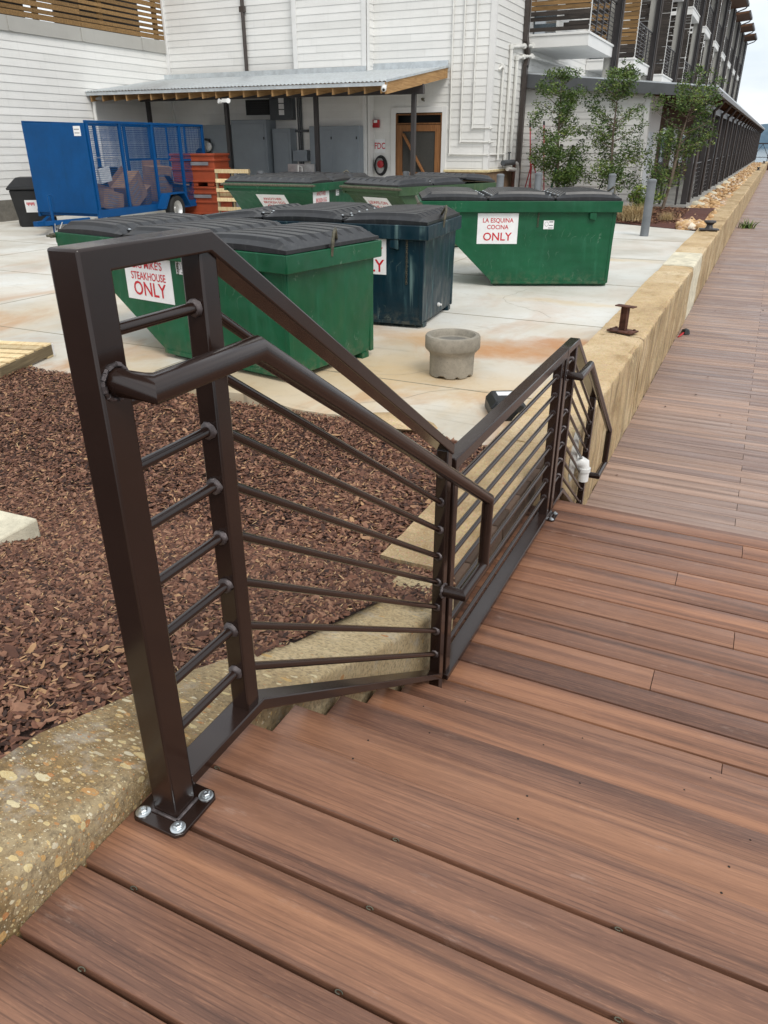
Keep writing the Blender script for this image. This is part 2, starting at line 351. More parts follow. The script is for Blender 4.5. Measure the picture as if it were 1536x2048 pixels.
def wood(name, c1, c2, rough=.7, sx=(1, 14, 14)):
    m = M(name, rough=rough, spec=.3); n = m.noise(m.pos(sx, rnd=True), 2.2, 6, .6, .8); n2 = m.noise(m.pos(), 3, 4)
    col = m.ramp(n, (.3, c1), (.7, c2)); col = m.mix(.6, col, m.ramp(m.attr('rnd'), (0, (.55, .55, .55)), (1, (1.25, 1.25, 1.25))), 'MULTIPLY')
    col = m.mix(m.math('MULTIPLY', m.step(n2, .6, .75), .35), col, tuple(x * .5 for x in c1[:3]) + (1,))
    m.set('Base Color', col); m.bump(n, .3, .003); return m.mat
SLATW = wood('fence_slat_wood', lin(100, 76, 46), lin(156, 122, 78)); DARKSLAT = wood('dark_slat_wood', lin(42, 38, 36), lin(74, 66, 60))
RAFTER = wood('rafter_timber', lin(132, 98, 60), lin(176, 140, 94), sx=(14, 1, 14)); DOORW = wood('stained_door_timber', lin(112, 74, 44), lin(150, 104, 64), .5, (14, 14, 1))
PALLETW = wood('pallet_wood', lin(196, 168, 122), lin(232, 212, 170)); OLDW = wood('grey_pallet_wood', lin(112, 98, 76), lin(156, 140, 110)); BROWNW = wood('brown_soffit', lin(76, 50, 32), lin(120, 80, 50))
def dumpster_paint(name, c, worn, streak=False):
    m = M(name, rough=.42, spec=.35); n = m.noise(m.pos(), 1.6, 7, .6); n2 = m.noise(m.pos((1, 1, .12)), 9, 6, .7)
    col = m.ramp(n, (.3, tuple(x * .72 for x in c[:3])), (.7, tuple(x * 1.15 for x in c[:3])))
    col = m.mix(m.math('MULTIPLY', m.step(n2, .56, .72), .35), col, worn)
    if streak: col = m.mix(m.math('MULTIPLY', m.math('MULTIPLY', m.step(m.noise(m.pos((11, 11, .45), loc=(.3, .1, 0)), 1, 3, .6), .58, .66), m.step(m.noise(m.pos((1, 1, .8)), 2.4, 3), .42, .55)), .6), col, lin(112, 140, 138))
    sc = m.n('ShaderNodeTexWave', p_wave_type='BANDS', Vector=m.pos((1.3, 1.3, 1)), Scale=3, Distortion=14, Detail=4, Detail_Scale=1.2).outputs['Fac']
    scr = m.math('MULTIPLY', m.step(sc, .985, .999), m.step(m.noise(m.pos(), 4, 3), .55, .62))
    col = m.mix(m.math('MULTIPLY', scr, .16), col, lin(170, 186, 170))
    zz = m.n('ShaderNodeSeparateXYZ', Vector=m.pos()).outputs['Z']
    dust = m.math('MULTIPLY', m.ramp(zz, (.04, (1, 1, 1)), (.22, (0, 0, 0))), m.step(m.noise(m.pos(), 12, 6, .7), .45, .65))
    col = m.mix(m.math('MULTIPLY', dust, .35), col, lin(120, 112, 92))               # splash-up dirt on the lowest hand's breadth
    m.set('Base Color', col); m.set('Roughness', m.ramp(n2, (.4, (.34,) * 3), (.7, (.6,) * 3))); m.bump(m.noise(m.pos(), 2.5, 2), .9, .04); m.bump(m.noise(m.pos(), 80, 3), .08, .002)
    return m.mat
GREEN = dumpster_paint('green_steel', lin(12, 82, 52), lin(40, 108, 80)); NAVY = dumpster_paint('teal_blue_steel', lin(8, 40, 52), lin(52, 88, 94), True); OLIVE = dumpster_paint('faded_olive_steel', lin(52, 78, 48), lin(108, 116, 84))
LID = paint('black_lid_plastic', lin(30, 31, 34), .36, .3, 5, .5, dirt=lin(66, 66, 64), bump=.15)
BLACKP = paint('black_plastic', lin(30, 31, 33), .45, .2, 6, .4); RUBBER = paint('tyre_rubber', (.018, .018, .018, 1), .8, .2, 20)
RUST = paint('rusty_steel', lin(92, 60, 48), .75, .35, 14, .3, bump=.5); RODM = paint('worn_rod_steel', lin(96, 92, 76), .55, .3, 30, metal=.3)
SIGNW = paint('sign_white', (.80, .80, .80, 1), .45, .05, 6); RED = paint('sign_red', lin(196, 28, 44), .5, .06, 20); DKRED = paint('alarm_red', lin(170, 26, 34), .4, .1, 8); GREYPRINT = paint('grey_print', lin(120, 120, 124), .6, .1)
BLUE = paint('trailer_blue', lin(0, 70, 124), .5, .10, 2, .22, dirt=lin(4, 60, 104)); ORANGE = paint('orange_plastic', lin(150, 66, 36), .55, .15, 3, .4, dirt=lin(150, 66, 36))
def mesh_mat():
    m = M('blue_wire_mesh', lin(4, 72, 126), .6, spec=.2); v = m.n('ShaderNodeTexCoord').outputs['UV']
    s = m.n('ShaderNodeSeparateXYZ', Vector=m.pos((1, 1, 1)))
    def lines(sock):
        f = m.math('FRACT', m.math('MULTIPLY', sock, 24.0)); return m.math('LESS_THAN', f, .15)
    a = m.math('MAXIMUM', lines(m.math('ADD', s.outputs['X'], s.outputs['Y'])), lines(s.outputs['Z']))
    m.set('Alpha', a); return m.mat
WIRE = mesh_mat()
CARD = paint('cardboard', lin(160, 126, 92), .85, .15, 5, .2); WHITEP = paint('white_plastic', (.75, .75, .73, 1), .4, .08, 6)
PIPEW = paint('painted_pipe', (.72, .71, .67, 1), .45, .06, 5); CABINET = paint('grey_cabinet', lin(138, 146, 153), .5, .06, 2); DKCAB = paint('dark_grey_box', lin(72, 76, 80), .5, .1, 3)
IRON = paint('dark_steel', lin(58, 54, 54), .45, .12, 5); DOWNSP = paint('bronze_downspout', lin(66, 58, 54), .4, .1, 5); BOLL = paint('bollard_grey', lin(112, 116, 120), .5, .12, 4)
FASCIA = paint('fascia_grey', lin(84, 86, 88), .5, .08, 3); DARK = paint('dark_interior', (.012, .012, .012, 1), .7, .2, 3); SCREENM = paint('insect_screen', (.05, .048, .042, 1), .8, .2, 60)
ROOFM = paint('pale_metal_roof', (.62, .65, .67, 1), .35, .08, 4, metal=.4); YELLOWST = paint('limestone_ledge', lin(214, 196, 150), .8, .15, 8, bump=.4); STONE = plain_conc('ledge_stone', lin(140, 116, 92), 1)
YELLOW = paint('yellow_plastic', lin(212, 168, 30), .5, .15, 8); LADRED = paint('red_fibreglass', lin(176, 58, 62), .5, .1, 8); LADGRN = paint('green_fibreglass', lin(20, 92, 62), .5, .1, 8); ALU = paint('ladder_aluminium', (.55, .55, .54, 1), .4, .1, 9, metal=.7)
BRICK = rnd_mat('brown_brick', ((0, lin(70, 56, 46)), (1, lin(104, 84, 70))), .9, .6)
GLASS = M('window_glass', (.10, .13, .15, 1), .05, spec=.8).mat

# ------------------------------------------------------------------ levels (metres; z = 0 on the upper deck)
RISE = .157; LAND = -.785; LOW = -1.42; YARD = -.64; XW = -.887
PITCH = .1445; NOSES = [1.016, 1.262, 1.508, 1.768, 2.022]     # y of each nosing of the upper flight
LNOSE = 4.13
def mulch_z(y): return float(np.interp(y, [-2, .80, 2.3, 2.75, 4.5], [.05, .03, -.50, -.60, -.638]))
def lat(x, y): return .07 * min(1.6, max(0, -1.4 - x)) * min(1, max(0, (4.2 - y) / 2.2))
def wall_z(y): return float(np.interp(y, [-3, .55, .74, .94, 1.13, 1.34, 1.62, 1.92, 2.27, 2.6], [.10, .094, .070, -.002, -.072, -.158, -.275, -.40, -.512, -.54]))

# ------------------------------------------------------------------ ground sheet, water, hills
g = G(); g.quad((-3000, -3000, -3.2), (3000, -3000, -3.2), (3000, 3000, -3.2), (-3000, 3000, -3.2))
mw = M('lake_water', lin(96, 112, 118), .12, spec=.5); mw.bump(mw.noise(mw.pos((1, 1, 1)), 1.2, 4), .15, .05)
structure(g.obj('water', mw.mat, smooth=0))
g = G(); g.quad((-120, -20, -1.7), (-1.2, -20, -1.7), (-1.2, 140, -1.7), (-120, 140, -1.7)); structure(g.obj('ground', SOIL, smooth=0))
mh = M('far_hill', lin(84, 104, 122), .95, spec=.1); mh.set('Base Color', mh.ramp(mh.noise(mh.pos(), .02, 8, .7), (.3, lin(66, 88, 104)), (.7, lin(112, 132, 146))))
V = []; F = []; nx = 120
for i in range(nx + 1):
    x = -900 + i * 22.0; hh = 9 + 7 * math.sin(i * .21) + 4 * math.sin(i * .77 + 1) + random.uniform(0, 2.2)
    V += [(x, 900, -4), (x, 930, hh), (x, 1000, hh * 1.15), (x, 1100, -4)]
for i in range(nx):
    for k in range(3): F.append((i * 4 + k, i * 4 + 4 + k, i * 4 + 5 + k, i * 4 + 1 + k))
g = G(); g.add(V, F); structure(g.obj('hills', mh.mat, smooth=80))

# ------------------------------------------------------------------ decking
def board(g, x0, x1, y0, y1, z, t=.030, c=.0035, rnd=None):
    pr = [(y0, z - t), (y1, z - t), (y1, z - c), (y1 - c * .35, z - c * .3), (y1 - c, z), (y0 + c, z), (y0 + c * .35, z - c * .3), (y0, z - c)]
    g.rnd = random.random() if rnd is None else rnd; g.prism(pr, 'x', x0, x1)
GAP = .0095
g = G(); y = NOSES[0]; jn = 0
while y > -1.6:
    y0 = y - PITCH + GAP
    board(g, XW + .004, 2.9, y0, y, 0); y -= PITCH; jn += 1
structure(g.obj('upper_deck', DECK, smooth=50))
g = G(); g.bx(XW + .02, 2.9, -1.7, .985, -.30, -.045); g.bx(XW + .02, 2.9, 1.0, LNOSE - .02, -1.40, LAND - .05)
for k in range(4): g.bx(XW + .02, 2.9, .985 + .001 * k, NOSES[k + 1] - .02, -RISE * (k + 1) - .3, -RISE * (k + 1) - .04)
structure(g.obj('deck_framing', UNDER, smooth=0))
g = G()
for k in range(1, 5):
    z = -RISE * k; a, b = NOSES[k - 1] - .02, NOSES[k]; mid = b - .1415
    tone = (.62, .12, .80, .30)[k - 1]; board(g, XW + .024, 2.9, mid, b, z, rnd=tone); board(g, XW + .024, 2.9, a, mid - .003, z, rnd=tone * .8)
structure(g.obj('stair_treads', DECK, smooth=50))
g = G()
for k in range(0, 6):
    z = -RISE * k + .0006
    for yo in ((.035, .105, .165, .225) if 0 < k < 5 else ()):
        for x in np.arange(-.70 + .07 * (k % 3), 1.6, .406): g.lathe([(.0028, 0), (.0001, .0003)], 7, (x + random.uniform(-.01, .01), NOSES[min(k, 4)] - yo, z))
structure(g.obj('deck_screws', UNDER, smooth=0))
g = G()
for k in range(0, 5): g.rnd = random.random(); g.bx(XW + .012, 2.9, NOSES[k] - .022, NOSES[k] - .008, -RISE * (k + 1) + .001, -RISE * k - .027)
structure(g.obj('stair_risers', OLDDECK, smooth=0))
g = G(); y = LNOSE; i = 0
xl = -.935
while y > 1.98:
    y0 = y - PITCH + .0095; e = xl if y < 4.0 else -.86
    if y > NOSES[4] + .01 or True:
        if i % 3 == 1:
            xs = .235 if i % 2 else -.05
            board(g, e, xs - .0015, y0, y, LAND); board(g, xs + .0015, 3.2, y0, y, LAND)
        else: board(g, e, 3.2, y0, y, LAND)
    y -= PITCH; i += 1
structure(g.obj('landing_deck', DECK, smooth=50))
g = G()
for k in range(1, 4):
    z = LAND - .159 * k; a = LNOSE + .25 * (k - 1) - .02; b = LNOSE + .25 * k
    board(g, -.845, 3.2, b - .141, b, z); board(g, -.845, 3.2, a, b - .144, z)
for k in range(0, 4): g.rnd = random.random(); g.bx(-.845, 3.2, LNOSE + .25 * k - .022, LNOSE + .25 * k - .008, LAND - .159 * (k + 1) + .001, LAND - .159 * k - .027)
structure(g.obj('lower_stair_treads', DECK, smooth=50))
g = G(); y = LNOSE + .75; i = 0
while y < 97:
    y1 = y + PITCH - .007
    if i % 2:
        board(g, -.85, .242, y, y1, LOW); board(g, .246, 6.0, y, y1, LOW)
    else: board(g, -.85, 6.0, y, y1, LOW)
    y += PITCH; i += 1
structure(g.obj('boardwalk', OLDDECK, smooth=50))
g = G(); g.bx(-.86, 6.0, LNOSE + .2, 97, LOW - .4, LOW - .04); structure(g.obj('boardwalk_framing', UNDER, smooth=0))
# hidden-fastener clips in the gaps of the upper deck
g = G()
for k in range(4):
    yg = NOSES[0] - PITCH * (k + 1) + GAP / 2
    for x in np.arange(-.80 + .02 * k, 1.4, .405):
        a = random.uniform(-.006, .006)
        g.tube([(x + .006 * math.cos(t) + a, yg + .0035 * math.sin(t), -.004 + .0006 * t) for t in np.linspace(0, 5.2, 9)], .0012, 5)
structure(g.obj('deck_clips', RODM))

# ------------------------------------------------------------------ near concrete wall (ramped along the stair)
def rough_wall(name, xs, ys, ztop, zbot, mat, amp=.012, round_=.03, seed=1, face_amp=.01):
    """wall running along y: cross-section with a worn rounded arris, jittered by smooth noise; real thickness"""
    from mathutils import noise as mn
    x0, x1 = xs; g = G(); n = len(ys); prof = []
    for u in np.linspace(0, 1, 9): prof.append(('t', x0 + (x1 - round_ - x0) * u))
    for a in np.linspace(15, 90, 5): prof.append(('r', a))
    for v in np.linspace(.06, 1, 9): prof.append(('s', v))
    k = len(prof); vs = []
    for y in ys:
        zt = ztop(y)
        for kind, p in prof:
            if kind == 't': x, z = p, zt
            elif kind == 'r': x, z = x1 - round_ + round_ * math.sin(R(p)), zt - round_ + round_ * math.cos(R(p))
            else: x, z = x1, zt - round_ - (zt - round_ - zbot) * p
            q = Vector((x * 5, y * 5, z * 5 + seed)); f = mn.noise(q) * .6 + mn.noise(q * 3.1) * .4 + mn.noise(q * 9) * .25
            e = 2.2 if kind == 'r' else 1
            if kind == 't': z += f * amp
            elif kind == 'r':
                ch = max(0, mn.noise(Vector((seed, y * 2.6, 1.7))) - .12) * 3 * amp if amp > .015 else 0          # broken-off arris
                x += f * amp * e * .6 - ch; z += f * amp * e * .6 - ch * 1.2
            else: x += f * face_amp * (0 if p > .99 else 1)
            vs.append((x, y, z))
    fs = [(i * k + j, i * k + j + 1, (i + 1) * k + j + 1, (i + 1) * k + j) for i in range(n - 1) for j in range(k - 1)]
    o = len(vs)
    vs += [(x0, ys[0], zbot), (x0, ys[-1], zbot)]
    fs += [tuple(range(k)) + (o,), tuple(range((n - 1) * k + k - 1, (n - 1) * k - 1, -1)) + (o + 1,), (o,) + tuple(i * k for i in range(n)) + (o + 1,), (o, o + 1, (n - 1) * k + k - 1) + tuple(i * k + k - 1 for i in range(n - 2, -1, -1))]
    g.add(vs, fs); return g.obj(name, mat, smooth=50)
o = rough_wall('stair_wall', (-1.145, XW), list(np.arange(-1.6, 2.57, .03)), wall_z, -1.0, AGG, .006, .016, 3, .006)
tag(o, 'low pebbly concrete wall ramping down beside the top steps', 'wall', 'old concrete walls')
# far wall, cast in blocks with a joint between
def far_block(y0, y1, label, xl=-1.325, xr=-.855, zt=-.57, step=.06, mat=None, amp=.02):
    o = rough_wall('quay_wall', (xl, xr), list(np.arange(y0, y1, step)) + [y1], lambda y: zt + .012 * math.sin(y * 1.3), -1.9, mat or TANC, amp, .035, y0, .022)
    return tag(o, label, 'wall', 'quay wall blocks along the boardwalk')
far_block(2.72, 4.45, 'short quay wall block with brick facing behind the landing rail', xr=-.955, amp=.012)
far_block(4.45, 7.75, 'tan quay wall block beside the lower flight of steps')
far_block(7.77, 13.0, 'tan quay wall block just past the rusty tee post')
far_block(13.0, 14.6, 'pale newly patched short block in the quay wall', zt=-.555, mat=PALE, amp=.004)
far_block(14.6, 19.6, 'tan quay wall block carrying the flat mooring cleat', step=.1)
far_block(19.6, 96, 'longest stretch of quay wall beside the river rock strip', step=.35, amp=.03)
# brick facing under the first block
t = thing('brick_facing', 'narrow strip of dark brown bricks behind the landing rail', 'bricks', (-.945, 3.4, -.78))
g = G()
for r_ in range(3):
    for k in range(9):
        g.rnd = random.random(); y = -.66 + k * .205 + (.1 if r_ % 2 else 0); g.box((random.uniform(-.004, .004) , y, .035 + r_ * .068), (.05, .195, .058))
g.obj('brick_course', BRICK, t, bevel=.004)
# PVC elbow out of the wall
t = thing('drain_pipe', 'white plastic drain elbow poking out of the wall by the lower steps', 'pipe', (-.86, 4.85, -.80))
g = G(); g.tube([(-.03, 0, .03), (.06, 0, .03), (.09, .01, .01), (.10, .01, -.05), (.10, .01, -.16)], [.05, .05, .052, .05, .05], 16); g.tube([(.0, 0, .03), (.035, 0, .03)], .06, 16); g.tube([(.10, .01, -.03), (.10, .01, -.065)], .06, 16)
g.obj('elbow', WHITEP, t); t.scale = (.74, .74, .74); t.location = (-.865, 4.83, -.82)
t2 = thing('mortar_patch', 'rough white mortar patch around the drain elbow', 'patch', (-.853, 4.72, -.72)); g = G()
g.lathe([(.001, .022), (.07, .018), (.11, .010), (.13, 0)], 14); o = g.obj('patch', plain_conc('white_mortar', lin(206, 204, 196), 1.2), t2); o.rotation_euler = (0, R(90), 0); o.scale = (1.5, .8, 1)

# ------------------------------------------------------------------ mulch bed (soil + loose chips)
from mathutils import noise as mn
nx, ny = 90, 70; V = []; F = []
for j in range(ny + 1):
    for i in range(nx + 1):
        x = -9 + 7.90 * i / nx; y = -1.6 + 6.1 * j / ny
        if y > 4.3: y = 4.3 + (y - 4.3) * .9
        V.append((x, y, mulch_z(y) - lat(x, y) - .012 + .02 * mn.noise((x * 2, y * 2, 0))))
for j in range(ny):
    for i in range(nx): a = j * (nx + 1) + i; F.append((a, a + 1, a + nx + 2, a + nx + 1))
g = G(); g.add(V, F); structure(g.obj('mulch_ground', SOIL, smooth=80))
def chips(n, xs, ys, zf, smin, smax, name, label):
    x = RNG.uniform(*xs, n); y = RNG.uniform(*ys, n)
    L = RNG.uniform(smin, smax, n) * (1 + (RNG.random(n) < .06) * RNG.uniform(.3, 1.2, n)); W = L * RNG.uniform(.24, .52, n); rnd = RNG.random(n)
    str_ = rnd > .95; W[str_] *= .35; L[str_] *= 1.2
    z = np.array([zf(a, b) for a, b in zip(x, y)]) + RNG.uniform(-.006, .012, n)
    th = RNG.uniform(0, 2 * np.pi, n); tx = RNG.normal(0, .32, n); ty = RNG.normal(0, .28, n)
    base = np.array([(-1, 0, 0), (-.55, -.9, -.1), (.5, -1, -.1), (1, -.15, 0), (.6, .9, -.1), (-.5, 1, -.1), (0, 0, .28)])
    P = np.repeat(base[None], n, 0) * (1 + RNG.uniform(-.22, .22, (n, 7, 3)))
    P[:, :, 0] *= L[:, None] / 2; P[:, :, 1] *= W[:, None] / 2; P[:, :, 2] *= W[:, None] * .7
    P[:, :, 2] += P[:, :, 0] * np.sin(tx)[:, None] + P[:, :, 1] * np.sin(ty)[:, None]
    c, s_ = np.cos(th)[:, None], np.sin(th)[:, None]
    Q = np.stack([P[:, :, 0] * c - P[:, :, 1] * s_ + x[:, None], P[:, :, 0] * s_ + P[:, :, 1] * c + y[:, None], P[:, :, 2] + z[:, None]], -1)
    tri = np.array([(0, 1, 6), (1, 2, 6), (2, 3, 6), (3, 4, 6), (4, 5, 6), (5, 0, 6)])
    Fi = (tri[None] + (np.arange(n) * 7)[:, None, None]).reshape(-1, 3)
    stuff(np_mesh(name, Q.reshape(-1, 3), Fi, CHIP, np.repeat(rnd, 6)), label, 'mulch')
mz = lambda x, y: mulch_z(y) - lat(x, y) + .02 * mn.noise((x * 2, y * 2, 0))
chips(74000, (-3.6, -1.10), (.45, 2.75), mz, .010, .031, 'bark_mulch', 'reddish brown bark mulch filling the bed beside the wall')
chips(9000, (-1.95, -1.32), (2.6, 4.42), mz, .018, .042, 'bark_mulch', 'bark mulch tongue between the quay wall block and the yard')
chips(2600, (-1.32, -.93), (2.3, 2.86), mz, .018, .042, 'bark_mulch', 'bark mulch filling the gap between the two concrete walls')
chips(105000, (-7.5, -1.7), (1.9, 4.5), mz, .014, .036, 'bark_mulch', 'bark mulch spread toward the concrete yard edge')

# ------------------------------------------------------------------ concrete yard
g = G(); poly = [(-40, 3.0), (-8.0, 3.9), (-5.8, 4.32), (-4.9, 4.62), (-3.5, 4.66), (-2.9, 4.52), (-2.3, 4.60), (-1.8, 4.46), (-1.32, 4.40), (-1.32, 19.3), (-3.4, 20.4), (-7.2, 20.6), (-7.2, 21.4), (-40, 21.4)]
pts = []
for i, p in enumerate(poly):
    q = poly[(i + 1) % len(poly)]
    if 1 <= i < 8:
        for k in range(10): pts.append((p[0] + (q[0] - p[0]) * k / 10, p[1] + (q[1] - p[1]) * k / 10 + (random.uniform(-.025, .025))))
    else: pts.append(p)
g.prism(pts, 'z', YARD - .12, YARD); structure(g.obj('concrete_yard', SLAB, smooth=0))
JN = M('joint_dark', lin(150, 142, 124), .9).mat
g = G()
for y in (5.55, 8.35, 11.15, 14.0, 17.0): g.bx(-26, -1.34, y, y + .007, YARD + .001, YARD + .004)
for x in (-4.6, -8.4, -12.2): g.bx(x, x + .007, 4.9, 21.0, YARD + .001, YARD + .0038)
structure(g.obj('yard_joints', JN, smooth=0))
g = G()
for x, y, a, n in ((-2.6, 4.75, 1.2, 14), (-4.0, 5.1, .5, 18), (-2.0, 8.6, 2.2, 16), (-5.4, 7.2, .9, 20), (-1.9, 12.2, 2.6, 14)):
    for k in range(n):
        x2, y2 = x + .13 * math.cos(a), y + .13 * math.sin(a); a += random.uniform(-.55, .55); w_ = random.uniform(.0012, .003)
        nx_, ny_ = -math.sin(a) * w_, math.cos(a) * w_; g.quad((x - nx_, y - ny_, YARD + .0015), (x2 - nx_, y2 - ny_, YARD + .0015), (x2 + nx_, y2 + ny_, YARD + .0015), (x + nx_, y + ny_, YARD + .0015)); x, y = x2, y2
structure(g.obj('yard_cracks', JN, smooth=0, fix=False))
# flat step stone and chunks by the bed edge
t = thing('step_stone', 'pale rectangular concrete slab lying in the bark mulch', 'stone slab', (-3.02, 1.89, -.515), R(3))
g = G(); g.box((-.12, -.08, .05), (.72, .50, .12)); g.obj('slab', PALE, t, bevel=.012)
t = thing('edge_stone', 'rough tan stone chunk on the edge of the mulch beside the yard', 'stone', (-2.05, 4.50, -.62))
g = G(); g.lathe([(.001, 0), (.15, .0), (.19, .03), (.13, .07), (.001, .08)], 9); o = g.obj('chunk', TANC, t); o.scale = (1.6, .7, .8)

# ------------------------------------------------------------------ railings
XR = -.815; BAR = .0095
def rail(name, label, y1, y2, y3, ztop, zb, drop, base_post, bars, hand, loc, pw=.056, pw2=.042):
    """p1 -- level -- p2 -- sloping -- p3; local y from p1; z from loc"""
    t = thing(name, label, 'railing', loc, 0, 'dark bronze railings around the steps')
    g = G(); g.bx(-pw2 / 2, pw2 / 2, y2 - pw2 / 2, y2 + pw2 / 2, zb + .02, ztop - .030); g.obj('post', BRONZE, t, bevel=.004)
    g = G(); g.bx(-pw2 / 2, pw2 / 2, y3 - pw2 / 2, y3 + pw2 / 2, loc_floor(loc, y3), ztop - drop - .02); g.obj('post', BRONZE, t, bevel=.004)
    # top rail: one bent tube with mitred bend
    sl = drop / (y3 - y2); h = .034; k = .5 * h
    zl = 0 if base_post else zb
    prof = [(-pw / 2, zl), (pw / 2, zl), (pw / 2, ztop - h), (y2 - .0, ztop - h), (y3 + pw2 / 2, ztop - drop - h - sl * pw2 / 2), (y3 + pw2 / 2, ztop - drop + .004 - sl * pw2 / 2), (y2 + k * sl * .55, ztop), (-pw / 2, ztop)]
    g = G(); g.prism(prof, 'x', -pw / 2, pw / 2); g.obj('top_rail', BRONZE, t, bevel=.004)
    hb = .026
    g = G(); g.prism([(pw / 2 - .002, zb), (y2 + .02, zb), (y3 - pw2 / 2 + .002, zb - drop * (y3 - y2 - .04) / (y3 - y2) ), (y3 - pw2 / 2 + .002, zb - drop * (y3 - y2 - .04) / (y3 - y2) + hb), (y2 + .02 + hb * .3, zb + hb), (pw / 2 - .002, zb + hb)], 'x', -.03, .03)
    g.obj('bottom_rail', BRONZE, t, bevel=.003)
    for q in range(bars):
        z = zb + hb + .098 + q * (ztop - .05 - zb - hb - .06) / bars
        ye = y3 - pw2 / 2
        zs = z - drop * (ye - y2) / (y3 - y2)
        g = G(); g.tube([(0, pw / 2, z), (0, y2 - pw2 / 2, z)], BAR, 12); g.tube([(0, y2 + pw2 / 2, z - drop * .02), (0, ye, zs)], BAR, 12)
        b = g.obj('bar', BRONZE, t, smooth=60)
        for (yy, zz) in ((y2 - pw2 / 2, z), (ye, zs), (pw / 2, z)):
            g = G(); g.lathe([(BAR * .9, -.006), (BAR * 1.75, -.002), (BAR * 1.6, .003), (BAR * .9, .006)], 9)
            m4 = Matrix.Rotation(R(90), 4, 'X')
            for i in range(len(g.v)):
                p = m4 @ (Vector(g.v[i]) * (1 + random.uniform(-.12, .12))); g.v[i] = (p.x, p.y + yy - (.003 if yy > 0.1 else -.003), p.z + zz)
            g.obj('weld', WELD, b, smooth=60)
    if base_post: base_plate(t, 0, 0, 0)
    if hand: handrail(t, *hand)
    return t
def loc_floor(loc, y3): return FLOOR - loc[2]
def base_plate(t, x, y, z, sx=.060, sy=.060):
    g = G(); c = .012
    g.prism([(-sx + c, -sy), (sx - c, -sy), (sx, -sy + c), (sx, sy - c), (sx - c, sy), (-sx + c, sy), (-sx, sy - c), (-sx, -sy + c)], 'z', z + .0005, z + .0085)
    o = g.obj('base_plate', BRONZE, t, bevel=.0012)
    o.location = (x, y, 0)
    for a, b in ((1, 1), (1, -1), (-1, 1), (-1, -1)):
        g = G(); q = .042
        g.lathe([(.0145, 0), (.0145, .002), (.012, .0032), (.0086, .0036), (.0086, .0036)], 20, (a * q, b * q, z + .0086))
        g.lathe([(.0088, 0), (.0088, .0045), (.0068, .0062), (.003, .0062), (.0022, .0048)], 6, (a * q, b * q, z + .0118))
        g.obj('bolt', ZINC, o, smooth=30)
    g = G(); g.bx(-.030, .030, -.0345, -.0275, z + .008, z + .013); g.bx(.0275, .0345, -.03, .03, z + .008, z + .013); g.obj('weld', WELD, o, bevel=.002)
    return o
def handrail(t, x, ya, yb, yc, yd, za, zc, zd, yw0, yw1, r=.0215):
    g = G(); w_ = .026
    # a short mitred return from the post, level run, slope, drop and return to the end post
    g.tube([(w_, yw0, za), (x, yw0, za), (x, yb, za), (x, yc, zc), (x, yc - .008, zd), (x, yd, zd), (w_ - .004, yd, zd)], r, 20)
    h = g.obj('handrail', BRONZE, t, smooth=32)
    for (yy, zz) in ((yw0, za), (yd, zd)):
        n = 18; g = G()
        ring = [(w_ + .002 + random.uniform(0, .004), yy + (r + .002 + random.uniform(0, .003)) * math.cos(2 * math.pi * k / n), zz + (r + .002 + random.uniform(0, .003)) * math.sin(2 * math.pi * k / n)) for k in range(n)]
        for k in range(n): g.tube([ring[k], ring[(k + 1) % n]], .0035 + .0012 * (k % 2), 6)
        g.obj('weld', WELD, h, smooth=60)
FLOOR = LAND
Y1 = .757
def build_rails():
    global FLOOR
    FLOOR = LAND
    rail('stair_railing', 'nearest bronze railing with handrail down the upper steps', Y1, .245, 2.165 - Y1, 1.038, .045, .768, True, 8,
         (.10, 0, .245, 2.37 - Y1, 2.13 - Y1, .856, -.005, -.283, 0, 0), (XR, Y1, 0))
    # landing railing
    t = thing('landing_railing', 'straight level bronze railing along the landing', 'railing', (XR, 2.235, LAND), 0, 'dark bronze railings around the steps')
    L = 3.795 - 2.235; zt = .985; zb = .035; pw = .046
    for y in (0, L): g = G(); g.bx(-pw / 2, pw / 2, y - pw / 2, y + pw / 2, zb + .02, zt - .04); g.obj('post', BRONZE, t, bevel=.004)
    g = G(); g.bx(-.028, .028, -.028, L + .07, zt - .045, zt); g.obj('top_rail', BRONZE, t, bevel=.004)
    g = G(); g.bx(-.033, .033, -.026, L + .03, zb, zb + .026); g.obj('bottom_rail', BRONZE, t, bevel=.003)
    for q in range(8):
        z = .17 + q * .0985; g = G(); g.tube([(0, pw / 2, z), (0, L - pw / 2, z)], BAR, 12); b = g.obj('bar', BRONZE, t, smooth=60)
        for ya in (L - pw / 2 - .008, pw / 2): g = G(); g.tube([(0, ya, z), (0, ya + .008, z)], BAR * 1.6, 8); g.obj('weld', WELD, b, smooth=60)
    FLOOR = LOW
    rail('lower_stair_railing', 'farthest bronze railing with handrail down the lower steps', 3.875, .25, 4.97 - 3.875, .985, .045, .555, True, 8,
         (.10, 0, .26, 5.23 - 3.875, 4.96 - 3.875, .845, .10, -.155, 0, 0), (XR, 3.875, LAND))
build_rails()

